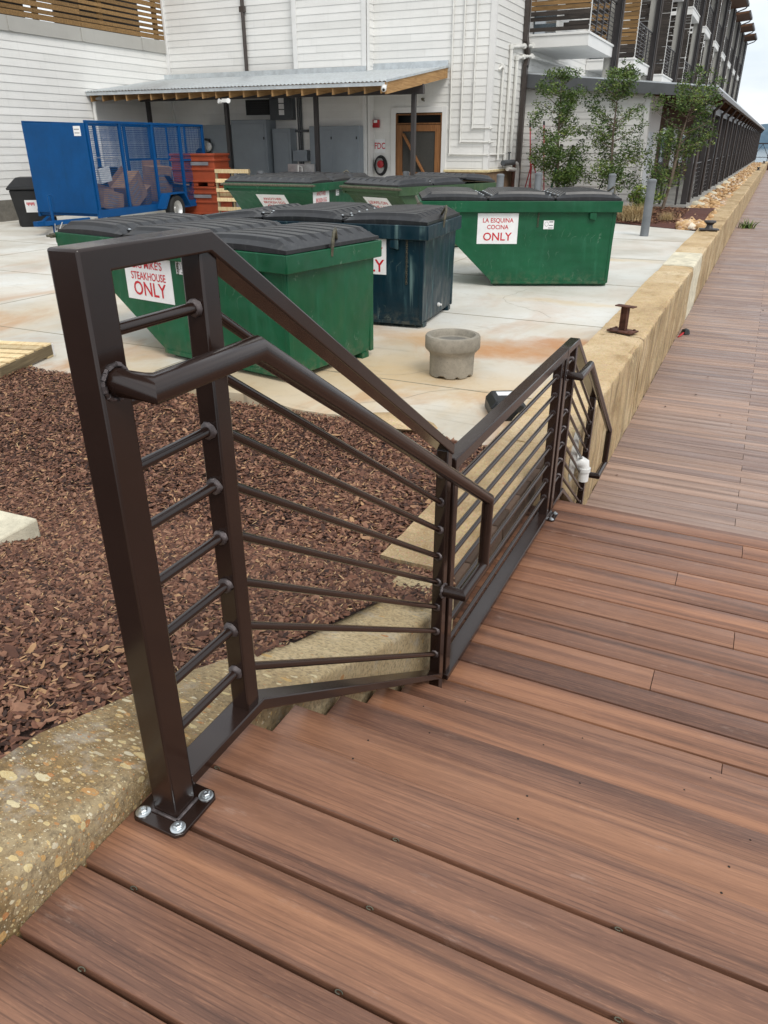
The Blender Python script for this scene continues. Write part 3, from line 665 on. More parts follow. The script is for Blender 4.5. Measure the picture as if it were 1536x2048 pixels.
# ------------------------------------------------------------------ dumpsters
DG = 'dumpsters in the concrete yard'
def lid_mesh(g, lu, lv, hump=.05, t=.028, ridges=8):
    """domed plastic lid, u along x 0..lu, v along y 0..-lv; ridges run along u"""
    nu, nv = 14, 80; top = []
    for i in range(nu + 1):
        for j in range(nv + 1):
            u, v = i / nu, j / nv
            eu = min(u, 1 - u) * lu; ev = min(v, 1 - v) * lv
            e = min(1, eu / .10, ev / .07)
            rg = 1 - min(1, max(0, (abs(((v * ridges) % 1) - .5) - .30) / .07))
            inn = 1 if eu > .11 and ev > .05 else 0
            z = hump * e + .018 * math.sin(math.pi * u) + inn * .018 * rg
            top.append((u * lu, -v * lv, z + t))
    k = nv + 1; n = len(top)
    bot = [(p[0], p[1], 0) for p in top]
    fs = [(i * k + j, i * k + j + 1, (i + 1) * k + j + 1, (i + 1) * k + j) for i in range(nu) for j in range(nv)]
    rim = [i * k for i in range(nu + 1)] + [nu * k + j for j in range(1, nv + 1)] + [i * k + nv for i in range(nu - 1, -1, -1)] + [j for j in range(nv - 1, 0, -1)]
    fs += [(rim[a], rim[(a + 1) % len(rim)], n + rim[(a + 1) % len(rim)], n + rim[a]) for a in range(len(rim))]
    fs.append(tuple(n + a for a in reversed(rim)))
    g.add(top + bot, fs)
def dumpster(label, loc, u, mat, Wd=1.2, L=2.68, H=1.03, sb=1.56, sh=.90, sx=2.60, signs=(), slant_sign=None, chain=None, tag_at=None, flip=None, flip_ang=150, lidn=3, rod=True, drips=False, end_mat=None):
    rz = math.atan2(u[1], u[0])
    t = thing('dumpster', label, 'dumpster', loc, rz, DG)
    def body_faces(g, y0, y1, inset=0):
        pr = [(0, .05), (sb, .05), (sx, sh), (L - .02, H - .15), (L - .02, H - .01), (-.03, H - .01)]
        g.prism(pr, 'y', y0, y1)
    g = G(); body_faces(g, 0, -Wd); g.obj('body', mat, t, bevel=.006)
    # rim channel proud of the body
    g = G()
    for y in (.028, -Wd - .028): g.bx(-.06, L + .02, y - .03, y + .03, H - .14, H)
    g.bx(-.075, -.034, -Wd - .055, .055, H - .14, H); g.bx(L - .012, L + .035, -Wd - .055, .055, H - .10, H)
    g.obj('rim', mat, t, bevel=.006)
    for ya, yb in ((-.045, .006), (-Wd - .006, -Wd + .045)): g = G(); g.bx(-.012, .030, ya, yb, .05, H - .14); g.obj('corner_strip', mat, t, bevel=.003)
    g = G()
    for y in (-.12, -Wd + .12): g.bx(-.01, sb - .02, y - .05, y + .05, .0, .052)
    g.obj('skid', mat, t)
    g = G(); g.bx(0.004, sb + .02, .0, .012, .04, .075); g.obj('bottom_lip', mat, t)
    for x in (.30,): g = G(); g.prism([(x - .045, H - .145), (x + .045, H - .145), (x + .045, H - .22), (x - .045, H - .24)], 'y', .0, .05); g.obj('lifting_lug', mat, t, bevel=.004)
    g = G(); g.lathe([(.022, 0), (.022, .02), (.012, .022), (.012, .045)], 10); o = g.obj('drain_plug', WHITEP, t); o.location = (-.004, -.62, .15); o.rotation_euler = (0, R(-90), 0)
    seg = (L + .09) / lidn
    for k in range(lidn):
        g = G(); lid_mesh(g, seg - .03, Wd + .07)
        x0 = -.055 + k * seg
        if flip == k:
            o = g.obj('lid', LID, t, smooth=22); o.location = (x0, .035, H + .004); o.rotation_euler = (0, R(flip_ang), 0)
        else:
            o = g.obj('lid', LID, t, smooth=22); o.location = (x0, .035, H + .004); o.rotation_euler = (R(random.uniform(-.3, .3)), R(random.uniform(-.5, .5)), 0)
        if k:
            g = G(); g.tube([(0, .02, 0), (0, -Wd - .03, 0)], .012, 8)
            h = g.obj('hinge_rod', BLACKP, t); h.location = (x0 - .015, 0, H + .03)
            for q in range(5):
                y = -.10 - q * (Wd - .16) / 4.4
                g = G(); g.bx(-.075, .075, y - .022, y + .022, .022, .034); b = g.obj('hinge_strap', BLACKP, h)
                for sx_ in (-.055, .055): g = G(); g.lathe([(.014, 0), (.012, .008), (.001, .010)], 8, (sx_, y, .034)); g.obj('bolt', ZINC, b)
    if rod:
        g = G(); g.tube([(-.07, -.50, H - .06), (-.10, -.50, H + .12), (-.085, -.54, H + .145), (.0, -.66, H + .05)], .014, 8); g.obj('lid_handle', RODM, t, smooth=60)
        g = G(); g.tube([(L + .04, .1, H - .03), (L + .04, -Wd - .1, H - .03)], .022, 10); g.lathe([(.001, 0), (.038, 0), (.038, .02), (.001, .02)], 12, (L + .04, .1, H - .04)); g.obj('end_bar', RODM, t)
    for (x0, x1, z0, z1, lines) in signs:
        g = G(); g.bx(x0, x1, .001, .004, z0, z1); s_ = g.obj('sign', SIGNW, t)
        lettering(lines, RED, s_, ((x0 + x1) / 2, .0045, z0), (-1, 0, 0), (0, 0, 1))
    if slant_sign:
        dv = Vector((sx - sb, 0, sh - .05)); ln = dv.length; dv.normalize(); nrm = Vector((dv.z, 0, -dv.x))
        c0 = Vector((sb, 0, .05)) + dv * (ln * slant_sign[0]) + nrm * .004 + Vector((0, slant_sign[1], 0))
        w_, h_ = .62, .42
        rt = Vector((0, 1, 0))
        g = G(); q = [c0 - rt * w_ / 2, c0 + rt * w_ / 2, c0 + rt * w_ / 2 + dv * h_, c0 - rt * w_ / 2 + dv * h_]
        g.add([p for p in q] + [p - nrm * .003 for p in q], [(0, 1, 2, 3), (7, 6, 5, 4), (0, 4, 5, 1), (1, 5, 6, 2), (2, 6, 7, 3), (3, 7, 4, 0)])
        s_ = g.obj('sign', SIGNW, t); lettering(slant_sign[2], RED, s_, c0 + nrm * .001, rt, dv)
    if tag_at:
        x, z = tag_at; g = G(); g.bx(x - .07, x + .07, .001, .003, z - .055, z + .055); s_ = g.obj('label_sticker', SIGNW, t)
        g = G(); g.bx(x - .058, x + .005, .0032, .0036, z - .045, z - .035); g.bx(x - .058, x - .005, .0032, .0036, z + .03, z + .045); g.bx(x - .058, x - .002, .0032, .0036, z - .012, z - .002)
        g.tube([(x + .03 + .024 * math.cos(a), .0034, z + .01 + .028 * math.sin(a)) for a in np.linspace(0, 6.2, 14)], .0022, 4); g.obj('print', GREYPRINT, s_)
    if chain:
        x, z0, z1 = chain; g = G(); z = z0; k = 0
        while z > z1:
            dx, dy = (.009, .0) if k % 2 else (.0, .007)
            g.tube([(x - dx, .012 - dy, z), (x - dx * .8, .012 - dy, z - .026), (x + dx * .8, .012 + dy, z - .026), (x + dx, .012 + dy, z), (x - dx, .012 - dy, z)], .0028, 5); z -= .021; k += 1
        g.obj('chain', RODM, t)
    return t
ONLY = lambda a, b=None, s1=.062: ([(a, s1, 0, .285 if b else .24, 1.0)] + ([(b, s1, 0, .205, 1.0)] if b else []) + [('ONLY', .135, 0, .055, 1.0)])
d = dumpster("green dumpster signed for the steakhouse, behind the nearest railing post", (-3.30, 5.08, YARD), (-.987, .16), GREEN, Wd=1.16, L=2.88, sx=2.74, sh=.90, sb=1.53,
         signs=[(1.34, 1.98, .50, .90, [("BIG MIKE'S", .095, 0, .285, .92), ('STEAKHOUSE', .095, 0, .185, .82), ('ONLY', .175, 0, .045, .95)])], tag_at=(1.20, .83), chain=(1.24, .93, .80))
g = G(); g.bx(-.006, -.003, -.12, -.06, .70, .76); tg = g.obj('tag_plate', GREEN, d)
lettering([('W', .05, 0, .012, 1)], BLACKP, tg, (-.0068, -.09, .70), (0, -1, 0), (0, 0, 1))
dumpster("dark teal blue dumpster with a chain and drip streaks, middle of the yard", (-3.126, 7.432, YARD), (-.99, -.10), NAVY, Wd=1.22, L=2.75, sx=2.66, sh=.92, sb=1.55, H=1.05,
         signs=[(.40, 1.02, .545, .955, [('BAKERY', .10, .105, .205, .92), ('ONLY', .175, .06, .03, .95)])], chain=(.17, .97, .47), flip=2, flip_ang=7)
dumpster("green dumpster signed LA ESQUINA COCINA, nearest the quay wall", (-1.83, 11.0, YARD), (-.905, -.425), GREEN, Wd=1.25, L=2.60, H=1.11, sb=1.60, sx=2.52, sh=.93,
         signs=[(1.295, 1.845, .565, .955, [('LA ESQUINA', .078, 0, .275, .95), ('COCINA', .078, 0, .19, .95), ('ONLY', .145, 0, .045, 1.0)])], tag_at=(.88, .81), chain=(1.03, 1.0, .80))
dumpster("green dumpster signed ANOTHER BROKEN EGG twice, before the grey cabinets", (-7.80, 15.43, YARD), (.052, -.998), GREEN, Wd=1.80, L=2.64, H=1.13, sb=1.55, sx=2.56, sh=.95,
         signs=[(1.86, 2.53, .78, 1.02, [('ANOTHER', .10, 0, .135, .8), ('BROKEN EGG', .10, 0, .02, .72)])], slant_sign=(.665, -.92, [('ANOTHER', .09, 0, .27, .95), ('BROKEN EGG', .09, 0, .17, .85), ('ONLY', .15, 0, .03, 1)]), tag_at=(1.49, .93))
dumpster("faded olive green dumpster signed LEWIS ON THE LAKE, before the screen door".replace('LEWIS ', ''), (-4.91, 15.05, YARD), (-.342, -.94), OLIVE, Wd=1.35, L=2.6, H=1.12, sb=1.55, sx=2.52, sh=.95,
         slant_sign=(.66, -.68, [('LEWIS ON', .11, 0, .25, .95), ('THE LAKE', .11, 0, .13, .95)]), flip=0, flip_ang=-5)

# ------------------------------------------------------------------ concrete planter
t = thing('planter_pot', 'round weathered concrete planter with wide rim in the yard', 'planter', (-2.20, 5.93, YARD))
g = G(); prof = [(.001, .0), (.178, .0), (.190, .012), (.192, .175), (.197, .20), (.228, .235), (.234, .245), (.234, .335), (.226, .348), (.196, .348), (.186, .335), (.178, .30), (.001, .285)]
g.lathe(prof, 40); o = g.obj('pot', POTC, t, smooth=40)
for v in o.data.vertices:
    q = mn.noise(v.co * 9) * .006; v.co.x += v.co.x * q * 3; v.co.y += v.co.y * q * 3
    if v.co.z < .02 and mn.noise(v.co * 14) > .15: v.co.z += .02
g = G(); g.lathe([(.001, .299), (.176, .296)], 24); g.obj('soil', GREYC, t)

# ------------------------------------------------------------------ bait box, lid disc, bitts and cleats, weeds
t = thing('bait_station', 'black plastic bait box with a white sticker on the yard edge', 'bait box', (-1.46, 5.12, YARD + .0), R(28))
g = G(); g.prism([(-.13, 0), (.13, 0), (.125, .085), (.085, .13), (-.085, .13), (-.125, .085)], 'y', -.17, .17); g.obj('box', BLACKP, t, bevel=.012)
g = G(); g.prism([(-.137, .075), (.137, .075), (.13, .09), (.09, .136), (-.09, .136), (-.13, .09)], 'y', -.12, .12); g.obj('lid', BLACKP, t, bevel=.01)
g = G(); g.box((0, .06, .1375), (.12, .09, .002)); g.obj('sticker', SIGNW, t)
t = thing('drain_cover', 'small round grey cover plate set in the yard by the bait box', 'cover plate', (-1.22, 5.55, YARD)); g = G(); g.lathe([(.001, .004), (.07, .004), (.075, .001)], 20); g.obj('plate', GALV, t)
t = thing('mooring_bitt', 'rusty T-shaped mooring post bolted on the quay wall', 'mooring post', (-1.09, 7.90, -.565), R(-18))
g = G(); g.box((0, 0, .010), (.27, .17, .016)); pl = g.obj('base_plate', RUST, t, bevel=.003)
for a in (-.1, .1):
    for b in (-.055, .055): g = G(); g.lathe([(.016, 0), (.014, .012), (.001, .014)], 6, (a, b, .018)); g.obj('bolt', RUST, pl)
g = G(); g.bx(-.035, .035, -.004, .004, .018, .25); g.bx(-.035, -.028, -.028, .028, .018, .25); g.bx(.028, .035, -.028, .028, .018, .25); g.obj('stem', RUST, t, bevel=.002)
g = G(); g.box((0, 0, .256), (.20, .085, .012)); g.obj('top_plate', RUST, t, bevel=.003)
def cleat(label, loc, rz=0):
    t = thing('mooring_cleat', label, 'cleat', loc, rz, 'dark cleats on the quay wall')
    g = G(); g.box((0, 0, .02), (.40, .24, .03)); g.obj('base_plate', IRON, t, bevel=.006)
    g = G(); g.lathe([(.001, .03), (.11, .03), (.075, .06), (.06, .11), (.10, .15), (.13, .17), (.12, .20), (.001, .21)], 18); g.obj('horn', IRON, t)
    return t
cl = cleat('dark iron mooring cleat with flared top beside the river rock', (-1.07, 18.85, -.565), .2)
dup(cl, (-1.10, 64.0, -.57), .5, 'second dark mooring cleat, far along the quay wall')
dup(cl, (-1.10, 86.0, -.57), .3, 'tiny farthest mooring cleat near the end of the quay wall')
def tuft(name, label, loc, n, h, r, mat, kind='plant', lean=.6, wdt=.006):
    V = []; F = []; rn = []
    for i in range(n):
        a = random.uniform(0, 6.283); l = h * random.uniform(.55, 1); b = random.uniform(.1, 1) ** .7 * lean; x0, y0 = random.gauss(0, r * .3), random.gauss(0, r * .3)
        o = len(V); sd = Vector((-math.sin(a), math.cos(a), 0)) * wdt
        for q in range(4):
            s = q / 3; p = Vector((x0 + math.cos(a) * l * b * s ** 1.4, y0 + math.sin(a) * l * b * s ** 1.4, l * s * (1 - .35 * b * s)))
            V += [p - sd * (1 - s * .9), p + sd * (1 - s * .9)]
        F += [(o + 2 * q, o + 2 * q + 1, o + 2 * q + 3, o + 2 * q + 2) for q in range(3)]; rn += [random.random()] * 3
    t = thing(name, label, kind, loc); np_mesh('blades', [tuple(v) for v in V], F, mat, rn, t)
    return t
tuft('weed', 'small green weed growing through the boardwalk boards', (-.50, 29.5, LOW), 60, .42, .35, LEAF, lean=1.6, wdt=.02)
t = thing('debris_scrap', 'crumpled red and black scrap lying against the quay wall', 'litter', (-.80, 11.9, LOW)); g = G()
g.lathe([(.001, 0), (.07, .01), (.05, .07), (.001, .09)], 8); o = g.obj('wad', BLACKP, t); o.location = (.05, .16, 0)
g = G(); g.tube([(-.02, -.12, .01), (.03, -.02, .04), (-.01, .05, .015), (.04, .12, .03)], .012, 6); g.obj('strip', DKRED, t)
# leaf litter on the boards
V = []; F = []; rn = []
for i in range(24):
    y = random.uniform(4.9, 24); x = random.uniform(-.75, .9) ; s = random.uniform(.010, .028); a = random.uniform(0, 6.3); o = len(V)
    for k in range(5):
        b = a + k * 1.2566; V.append((x + s * (1 if k % 2 else .5) * math.cos(b), y + s * (.45 if k % 2 else 1) * math.sin(b), LOW + .006 + random.uniform(0, .012)))
    F.append((o, o + 1, o + 2, o + 3, o + 4)); rn.append(random.random() * .6)
stuff(np_mesh('leaf_litter', V, F, CHIP, rn), 'bits of dry leaf and bark scattered over the weathered boardwalk', 'leaf litter')

# ------------------------------------------------------------------ pallets
def pallet(t, L=1.2, W=1.0, n=7, mat=PALLETW):
    for y in (-W / 2 + .02, 0, W / 2 - .02): g = G(); g.rnd = random.random(); g.bx(-L / 2, L / 2, y - .02, y + .02, .016, .105); g.obj('stringer', OLDW, t, bevel=.003)
    for k in range(n):
        x = -L / 2 + .05 + k * (L - .1) / (n - 1); g = G(); g.rnd = random.random(); g.bx(x - .045, x + .045, -W / 2, W / 2, .107, .124); g.obj('deck_board', mat, t, bevel=.002)
    for k in range(3):
        x = -L / 2 + .05 + k * (L - .1) / 2; g = G(); g.rnd = random.random(); g.bx(x - .045, x + .045, -W / 2, W / 2, -.002, .014); g.obj('bottom_board', mat, t)
    for y in (-W / 2 + .02, W / 2 - .02): g = G(); g.bx(L / 2 + .001, L / 2 + .006, y - .035, y + .035, -.0, .115); g.obj('painted_end', SIGNW, t)
t = thing('pallet', 'pale wooden pallet lying flat between mulch and yard', 'pallet', (-6.17, 4.36, YARD + .0), R(106)); t.rotation_euler.y = R(-1); pallet(t, .78, 1.0, 6)
t = thing('pallet', 'bare wooden pallet standing upright beside the orange bins', 'pallet', (-12.35, 16.9, YARD + .62), 0); t.rotation_euler = (R(86), R(90), R(10)); pallet(t, 1.2, .9, 6)

# ------------------------------------------------------------------ blue cage trailer and what it carries
TA = R(6); tu = Vector((math.sin(-TA), math.cos(TA), 0)); TL, TW, TH = 4.6, 1.65, 1.80
t = thing('cage_trailer', 'blue utility trailer with solid front and wire mesh sides full of junk', 'trailer', (-13.4, 13.2, -.25), TA)   # local +y to the rear, x 0..-TW
g = G(); g.bx(-TW, 0, -.02, .02, 0, TH); g.obj('front_panel', BLUE, t, bevel=.006)
g = G(); g.bx(-TW + .02, -.02, .03, TL, -.06, 0); g.bx(-.03, .03, 0, TL, -.09, .07); g.bx(-TW - .03, -TW + .03, 0, TL, -.09, .07); g.obj('floor_frame', BLUE, t, bevel=.004)
for x in (0, -TW):
    for y in (.06, 1.15, 2.35, 3.5, TL - .03): g = G(); g.bx(x - .03, x + .03, y - .035, y + .035, .07, TH); g.obj('upright', BLUE, t, bevel=.004)
    g = G(); g.bx(x - .032, x + .032, .02, TL, TH, TH + .05); g.obj('top_bar', BLUE, t, bevel=.004)
    g = G(); g.bx(x - .02, x + .02, 3.52, TL - .07, 1.0, 1.05); g.obj('mid_bar', BLUE, t)
    for a, b in ((.10, 1.11), (1.19, 2.31), (2.39, 3.46), (3.54, TL - .07)): g = G(); g.bx(x - .004, x + .004, a, b, .07, TH); g.obj('mesh_panel', WIRE, t)
for x in (-TW * .33, -TW * .67): g = G(); g.bx(x - .02, x + .02, TL - .04, TL, 0, TH); g.obj('gate_bar', BLUE, t)
g = G(); g.bx(-TW + .03, -.03, TL - .04, TL, TH, TH + .05); g.bx(-TW + .03, -.03, TL - .04, TL, 1.0, 1.04); g.obj('rear_gate', BLUE, t)
g = G(); g.bx(-TW + .04, -.04, TL - .015, TL - .01, .07, TH); g.obj('rear_mesh', WIRE, t)
for x, s in ((.14, 1), (-TW - .14, -1)):
    g = G(); g.prism([(2.15, -.04), (2.42, .30), (3.10, .30), (3.37, -.04), (3.30, -.04), (3.06, .27), (2.46, .27), (2.22, -.04)], 'x', x - .12, x + .12); g.obj('fender', BLUE, t)
    wt = bpy.data.objects.new('wheel', None); COL.objects.link(wt); wt.parent = t; wt.location = (x, 2.76, -.07); wt.rotation_euler = (0, R(90) * s, 0)
    g = G(); g.lathe([(.19, -.09), (.29, -.10), (.32, -.06), (.32, .06), (.29, .10), (.19, .09), (.17, .0)], 32); g.obj('tyre', RUBBER, wt)
    g = G(); g.lathe([(.001, .03), (.05, .035), (.06, .02), (.13, .02), (.17, .05), (.19, .088), (.18, .06), (.16, -.05)], 24); g.obj('rim', ALU, wt)
g = G(); g.beam((-.25, .0, -.12), (-TW / 2, -.85, -.16), .08, .09); g.beam((-TW + .25, .0, -.12), (-TW / 2, -.85, -.16), .08, .09); g.bx(-TW / 2 - .06, -TW / 2 + .06, -1.05, -.75, -.20, -.10); g.obj('hitch', BLUE, t, bevel=.004)
g = G(); g.tube([(-TW / 2 + .10, -.62, .40), (-TW / 2 + .10, -.62, -.38)], .035, 10); g.tube([(-TW / 2 + .10, -.62, .40), (-TW / 2 + .20, -.62, .42)], .015, 6); g.obj('jack', BLUE, t)
g = G(); g.tube([(-TW / 2 + .2, -.7, -.16), (-TW / 2 + .22, -.74, -.32), (-TW / 2 + .26, -.66, -.30), (-TW / 2 + .28, -.55, -.14)], .012, 6); g.obj('safety_chain', ALU, t)
g = G(); g.bx(-.28, -.10, -.025, -.021, TH - .25, TH - .06); s_ = g.obj('label_sticker', SIGNW, t); g = G(); g.bx(-.26, -.13, -.027, -.0255, TH - .20, TH - .185); g.bx(-.26, -.13, -.027, -.0255, TH - .13, TH - .115); g.obj('print', GREYPRINT, s_)
def in_trailer(name, label, cat, x, y, z, build, rot=(0, 0, 0), grp='junk piled in the blue trailer'):
    p = Matrix.Rotation(TA, 4, 'Z') @ Vector((x, y, z)); t2 = thing(name, label, cat, (p.x - 13.4, p.y + 13.2, p.z - .25), 0, grp); t2.rotation_euler = (rot[0], rot[1], rot[2] + TA); build(t2); return t2
def carton(a, b, c, flaps=True, m=CARD):
    def f(t):
        g = G(); g.bx(-a / 2, a / 2, -b / 2, b / 2, 0, c); o = g.obj('carton', m, t, bevel=.004)
        if flaps:
            g = G(); g.bx(-a / 2, -a / 2 + .01, -b / 2, b / 2, c, c + .12); g.obj('flap', m, t)
            g = G()
            for k in range(4): g.bx(a / 2, a / 2 + .001, -b * .3, b * (.1 + .05 * k), c * (.2 + .17 * k), c * (.26 + .17 * k))
            g.obj('print', GREYPRINT, t)
    return f
in_trailer('cardboard_box', 'big tilted cardboard box pressed on the trailer mesh', 'box', -.32, 1.75, .12, carton(.42, .75, .60), (R(28), 0, R(5)))
in_trailer('cardboard_box', 'flattened brown carton leaning low behind the trailer front', 'box', -.22, .65, .02, carton(.3, .7, .42), (R(-14), 0, 0))
in_trailer('cardboard_box', 'crushed brown carton behind the big tilted box', 'box', -.55, 2.25, .05, carton(.5, .5, .42), (R(12), R(8), R(20)))
in_trailer('cardboard_box', 'tall open carton with raised flaps over the trailer wheel', 'box', -.45, 2.95, .10, carton(.4, .6, .80), (0, R(5), R(-12)))
in_trailer('cardboard_box', 'small torn carton near the trailer gate', 'box', -.4, 4.0, .25, carton(.4, .4, .25), (R(20), 0, R(30)))
in_trailer('plastic_crate', 'white perforated plastic sheet at the trailer front', 'plastic sheet', -.15, .62, .62, carton(.06, .38, .30, False, WHITEP), (R(8), 0, 0))
in_trailer('wire_rack', 'grey wire rack standing among the cartons', 'rack', -.9, 1.7, .1, lambda t: [G().tube([(-.3, 0, 0), (-.3, 0, 1.0), (.3, 0, 1.0), (.3, 0, 0)], .015, 6).obj('frame', ALU, t), G().bx(-.28, .28, -.01, .01, .3, .8).obj('panel', BLACKP, t)])
in_trailer('scrap_tray', 'dark plastic tray sagging over the fender', 'tray', -.35, 3.6, .40, lambda t: G().prism([(-.7, .18), (-.5, 0), (.5, 0), (.7, .18), (.66, .18), (.48, .03), (-.48, .03), (-.66, .18)], 'x', -.3, .3).obj('tray', BLACKP, t), (R(-8), 0, 0))
# black cart, orange bins
t = thing('waste_cart', 'black wheeled waste cart with a white sticker by the wall', 'cart', (-15.95, 13.75, YARD), R(40))
def frustum(g, z0, a0, b0, z1, a1, b1, yo=0):
    q = [(-a0, -b0, z0), (a0, -b0, z0), (a0, b0, z0), (-a0, b0, z0), (-a1, -b1 + yo, z1), (a1, -b1 + yo, z1), (a1, b1 + yo, z1), (-a1, b1 + yo, z1)]
    g.add(q, [(3, 2, 1, 0), (4, 5, 6, 7), (0, 1, 5, 4), (1, 2, 6, 5), (2, 3, 7, 6), (3, 0, 4, 7)])
g = G(); frustum(g, .0, .36, .32, .82, .46, .42); g.obj('body', BLACKP, t, bevel=.03)
g = G(); frustum(g, .82, .50, .46, .88, .50, .46); frustum(g, .88, .49, .44, 1.08, .30, .30, .10); g.obj('lid', BLACKP, t, bevel=.02)
g = G(); q = [(-.16, -.385, .33), (.14, -.385, .33), (.14, -.415, .60), (-.16, -.415, .60)]; g.quad(*q); s_ = g.obj('sticker', SIGNW, t, fix=False)
g = G()
for k in range(6): g.quad((-.12 + .03 * k, -.413, .50 - .02 * (k % 2)), (-.10 + .03 * k, -.413, .50 - .02 * (k % 2)), (-.10 + .03 * k, -.4135, .55), (-.12 + .03 * k, -.4135, .55))
g.obj('print', RED, s_, fix=False)
g = G(); g.tube([(-.3, -.02, .1), (-.42, -.02, .1)], .1, 14); g.tube([(.3, -.02, .1), (.42, -.02, .1)], .1, 14); g.obj('wheel', RUBBER, t)
def orange_bin(label, loc, rz):
    t = thing('orange_bin', label, 'bin', loc, rz, 'stacked orange plastic bins')
    g = G(); g.bx(-.60, .60, -.5, .5, .10, .77); g.obj('body', ORANGE, t, bevel=.015)
    for z in (.12, .40, .62, .75): g = G(); g.bx(-.63, .63, -.53, .53, z - .025, z + .025); g.obj('rib', ORANGE, t, bevel=.008)
    for x in (-.45, 0, .45): g = G(); g.bx(x - .09, x + .09, -.5, .5, 0, .10); g.obj('foot', ORANGE, t, bevel=.01)
    g = G(); g.bx(-.05, .45, -.536, -.531, .50, .58); g.obj('print', GREYPRINT, t)
    return t
orange_bin('lower orange bin of the stack behind the blue trailer', (-13.9, 17.6, YARD), R(14)); orange_bin('top orange bin of the stack behind the blue trailer', (-13.9, 17.6, YARD + .785), R(14))

# ------------------------------------------------------------------ main building (white lap siding)
WY, BY, LX, CX, FY = 21.4, 21.0, -17.6, -7.15, 24.5      # back wall, projecting bay, left wing, corner, far front
mb = thing('white_building', 'tall white lap sided building around the yard with screened top', 'building', (-12, 21.5, YARD))
def PB(g, name, mat, par=None, **k):
    o = g.obj(name, mat, par or mb, **k)
    if (par or mb) is mb: o.location = (12, -21.5, -YARD)
    return o
TOP = 8.0
g = G(); g.siding_x(LX, -12.85, BY + .18, YARD, TOP); g.siding_x(-12.85, -10.602, BY, YARD, TOP); PB(g, 'back_wall', SIDING, smooth=0, fix=False)
g = G(); g.siding_x(-10.61, -9.99, WY, YARD, 1.98); g.siding_x(-8.42, -7.26, WY, .50, 1.98); g.siding_x(-10.61, -7.26, WY, 1.98, TOP); PB(g, 'door_wall', SIDING, smooth=0, fix=False)
g = G(); g.siding_y(BY - .02, WY, -10.60, YARD, TOP); PB(g, 'return_wall', SIDING, smooth=0, fix=False)
g = G(); g.siding_y(WY + .1, FY + .4, CX, .50, TOP); PB(g, 'side_wall', SIDING, smooth=0, fix=False)
g = G(); g.siding_y(2, BY + .2, LX, YARD + .5, 3.62); PB(g, 'left_wall', SIDING, smooth=0, fix=False)
g = G(); g.bx(LX - .1, LX + .02, 2, BY + .2, YARD, YARD + .5); PB(g, 'block_base', GREYC)
for x, y in ((-12.85, BY), (-10.68, BY)): g = G(); g.bx(x - .07, x + .07, y - .038, y - .015, YARD, TOP); PB(g, 'corner_trim', TRIM, bevel=.003)
g = G(); g.bx(-10.584, -10.56, BY - .035, BY + .1, YARD, TOP); PB(g, 'corner_trim', TRIM, bevel=.003)
g = G(); g.bx(CX - .11, CX + .035, WY - .035, WY - .012, .50, TOP); g.bx(CX + .012, CX + .035, WY - .012, WY + .11, .50, TOP); PB(g, 'corner_trim', TRIM, bevel=.003)
g = G(); g.bx(LX + .0, LX + .09, BY + .10, BY + .165, YARD, TOP); PB(g, 'corner_trim', TRIM, bevel=.003)
g = G(); g.bx(-8.40, CX + .07, WY - .07, WY + .0, .44, .50); g.bx(CX, CX + .07, WY, FY, .44, .50); PB(g, 'ledge', YELLOWST, bevel=.008)
g = G(); g.bx(-8.40, CX + .03, WY - .03, WY + .1, YARD, .44); g.bx(CX - .1, CX + .03, WY + .1, FY, YARD, .44); PB(g, 'stone_base', STONE)
g = G(); g.bx(LX - .05, LX + .05, 2, BY + .15, 3.62, 3.95); PB(g, 'band', GREYTRIM)
for k in range(7): g = G(); g.bx(LX + .05, LX + .075, 6 + 2.35 * k - .05, 6 + 2.35 * k + .05, 3.63, 3.94); PB(g, 'band_batten', GREYTRIM)
for k in range(20):
    g = G()
    for j in range(5):
        y0 = 4.19 + j * 3.4; g.rnd = random.random(); g.bx(LX - .01, LX + .03 + .003 * (j % 2), y0, y0 + 3.39, 3.97 + k * .135, 3.97 + k * .135 + random.choice((.085, .09, .115)))
    PB(g, 'screen_slat', SLATW)
for k in range(8): g = G(); g.rnd = .6; y = 5.1 + k * 2.25; g.bx(LX - .10, LX - .012, y - .07, y + .07, 3.95, 6.7); PB(g, 'screen_post', SLATW)
g = G(); g.bx(-24, LX - .1, 2, 21, 3.55, 3.6); PB(g, 'deck_floor', GREYTRIM)
for a, b in ((4, 9.5), (9.9, 12.2), (13.0, 16.6), (17.6, 20.9)): g = G(); g.bx(LX - .75, LX - .7, a, b, 3.6, 6.6); PB(g, 'shade_backing', IRON)  # added dark panels stand in for the shade between the slats
# downspouts
g = G(); x = -14.63; g.tube([(x, BY + .10, TOP), (x, BY + .10, 4.6), (x + .005, BY + .09, 4.55), (x + .005, BY + .09, 3.05)], .055, 8); g.bx(x - .08, x + .08, BY + .04, BY + .15, 4.52, 4.66); PB(g, 'downspout', DOWNSP)
g = G(); x = CX + .09; g.beam((x, 23.95, TOP), (x, 23.95, 3.75), .16, .12, (1, 0, 0)); g.beam((x, 23.95, 3.82), (x + .02, 24.22, 3.40), .16, .12, (1, 0, 0)); g.beam((x + .02, 24.22, 3.44), (x + .02, 24.05, 3.10), .16, .12, (1, 0, 0)); g.beam((x + .02, 24.05, 3.16), (x + .02, 24.05, -.4), .16, .12, (1, 0, 0)); PB(g, 'downspout', DOWNSP)
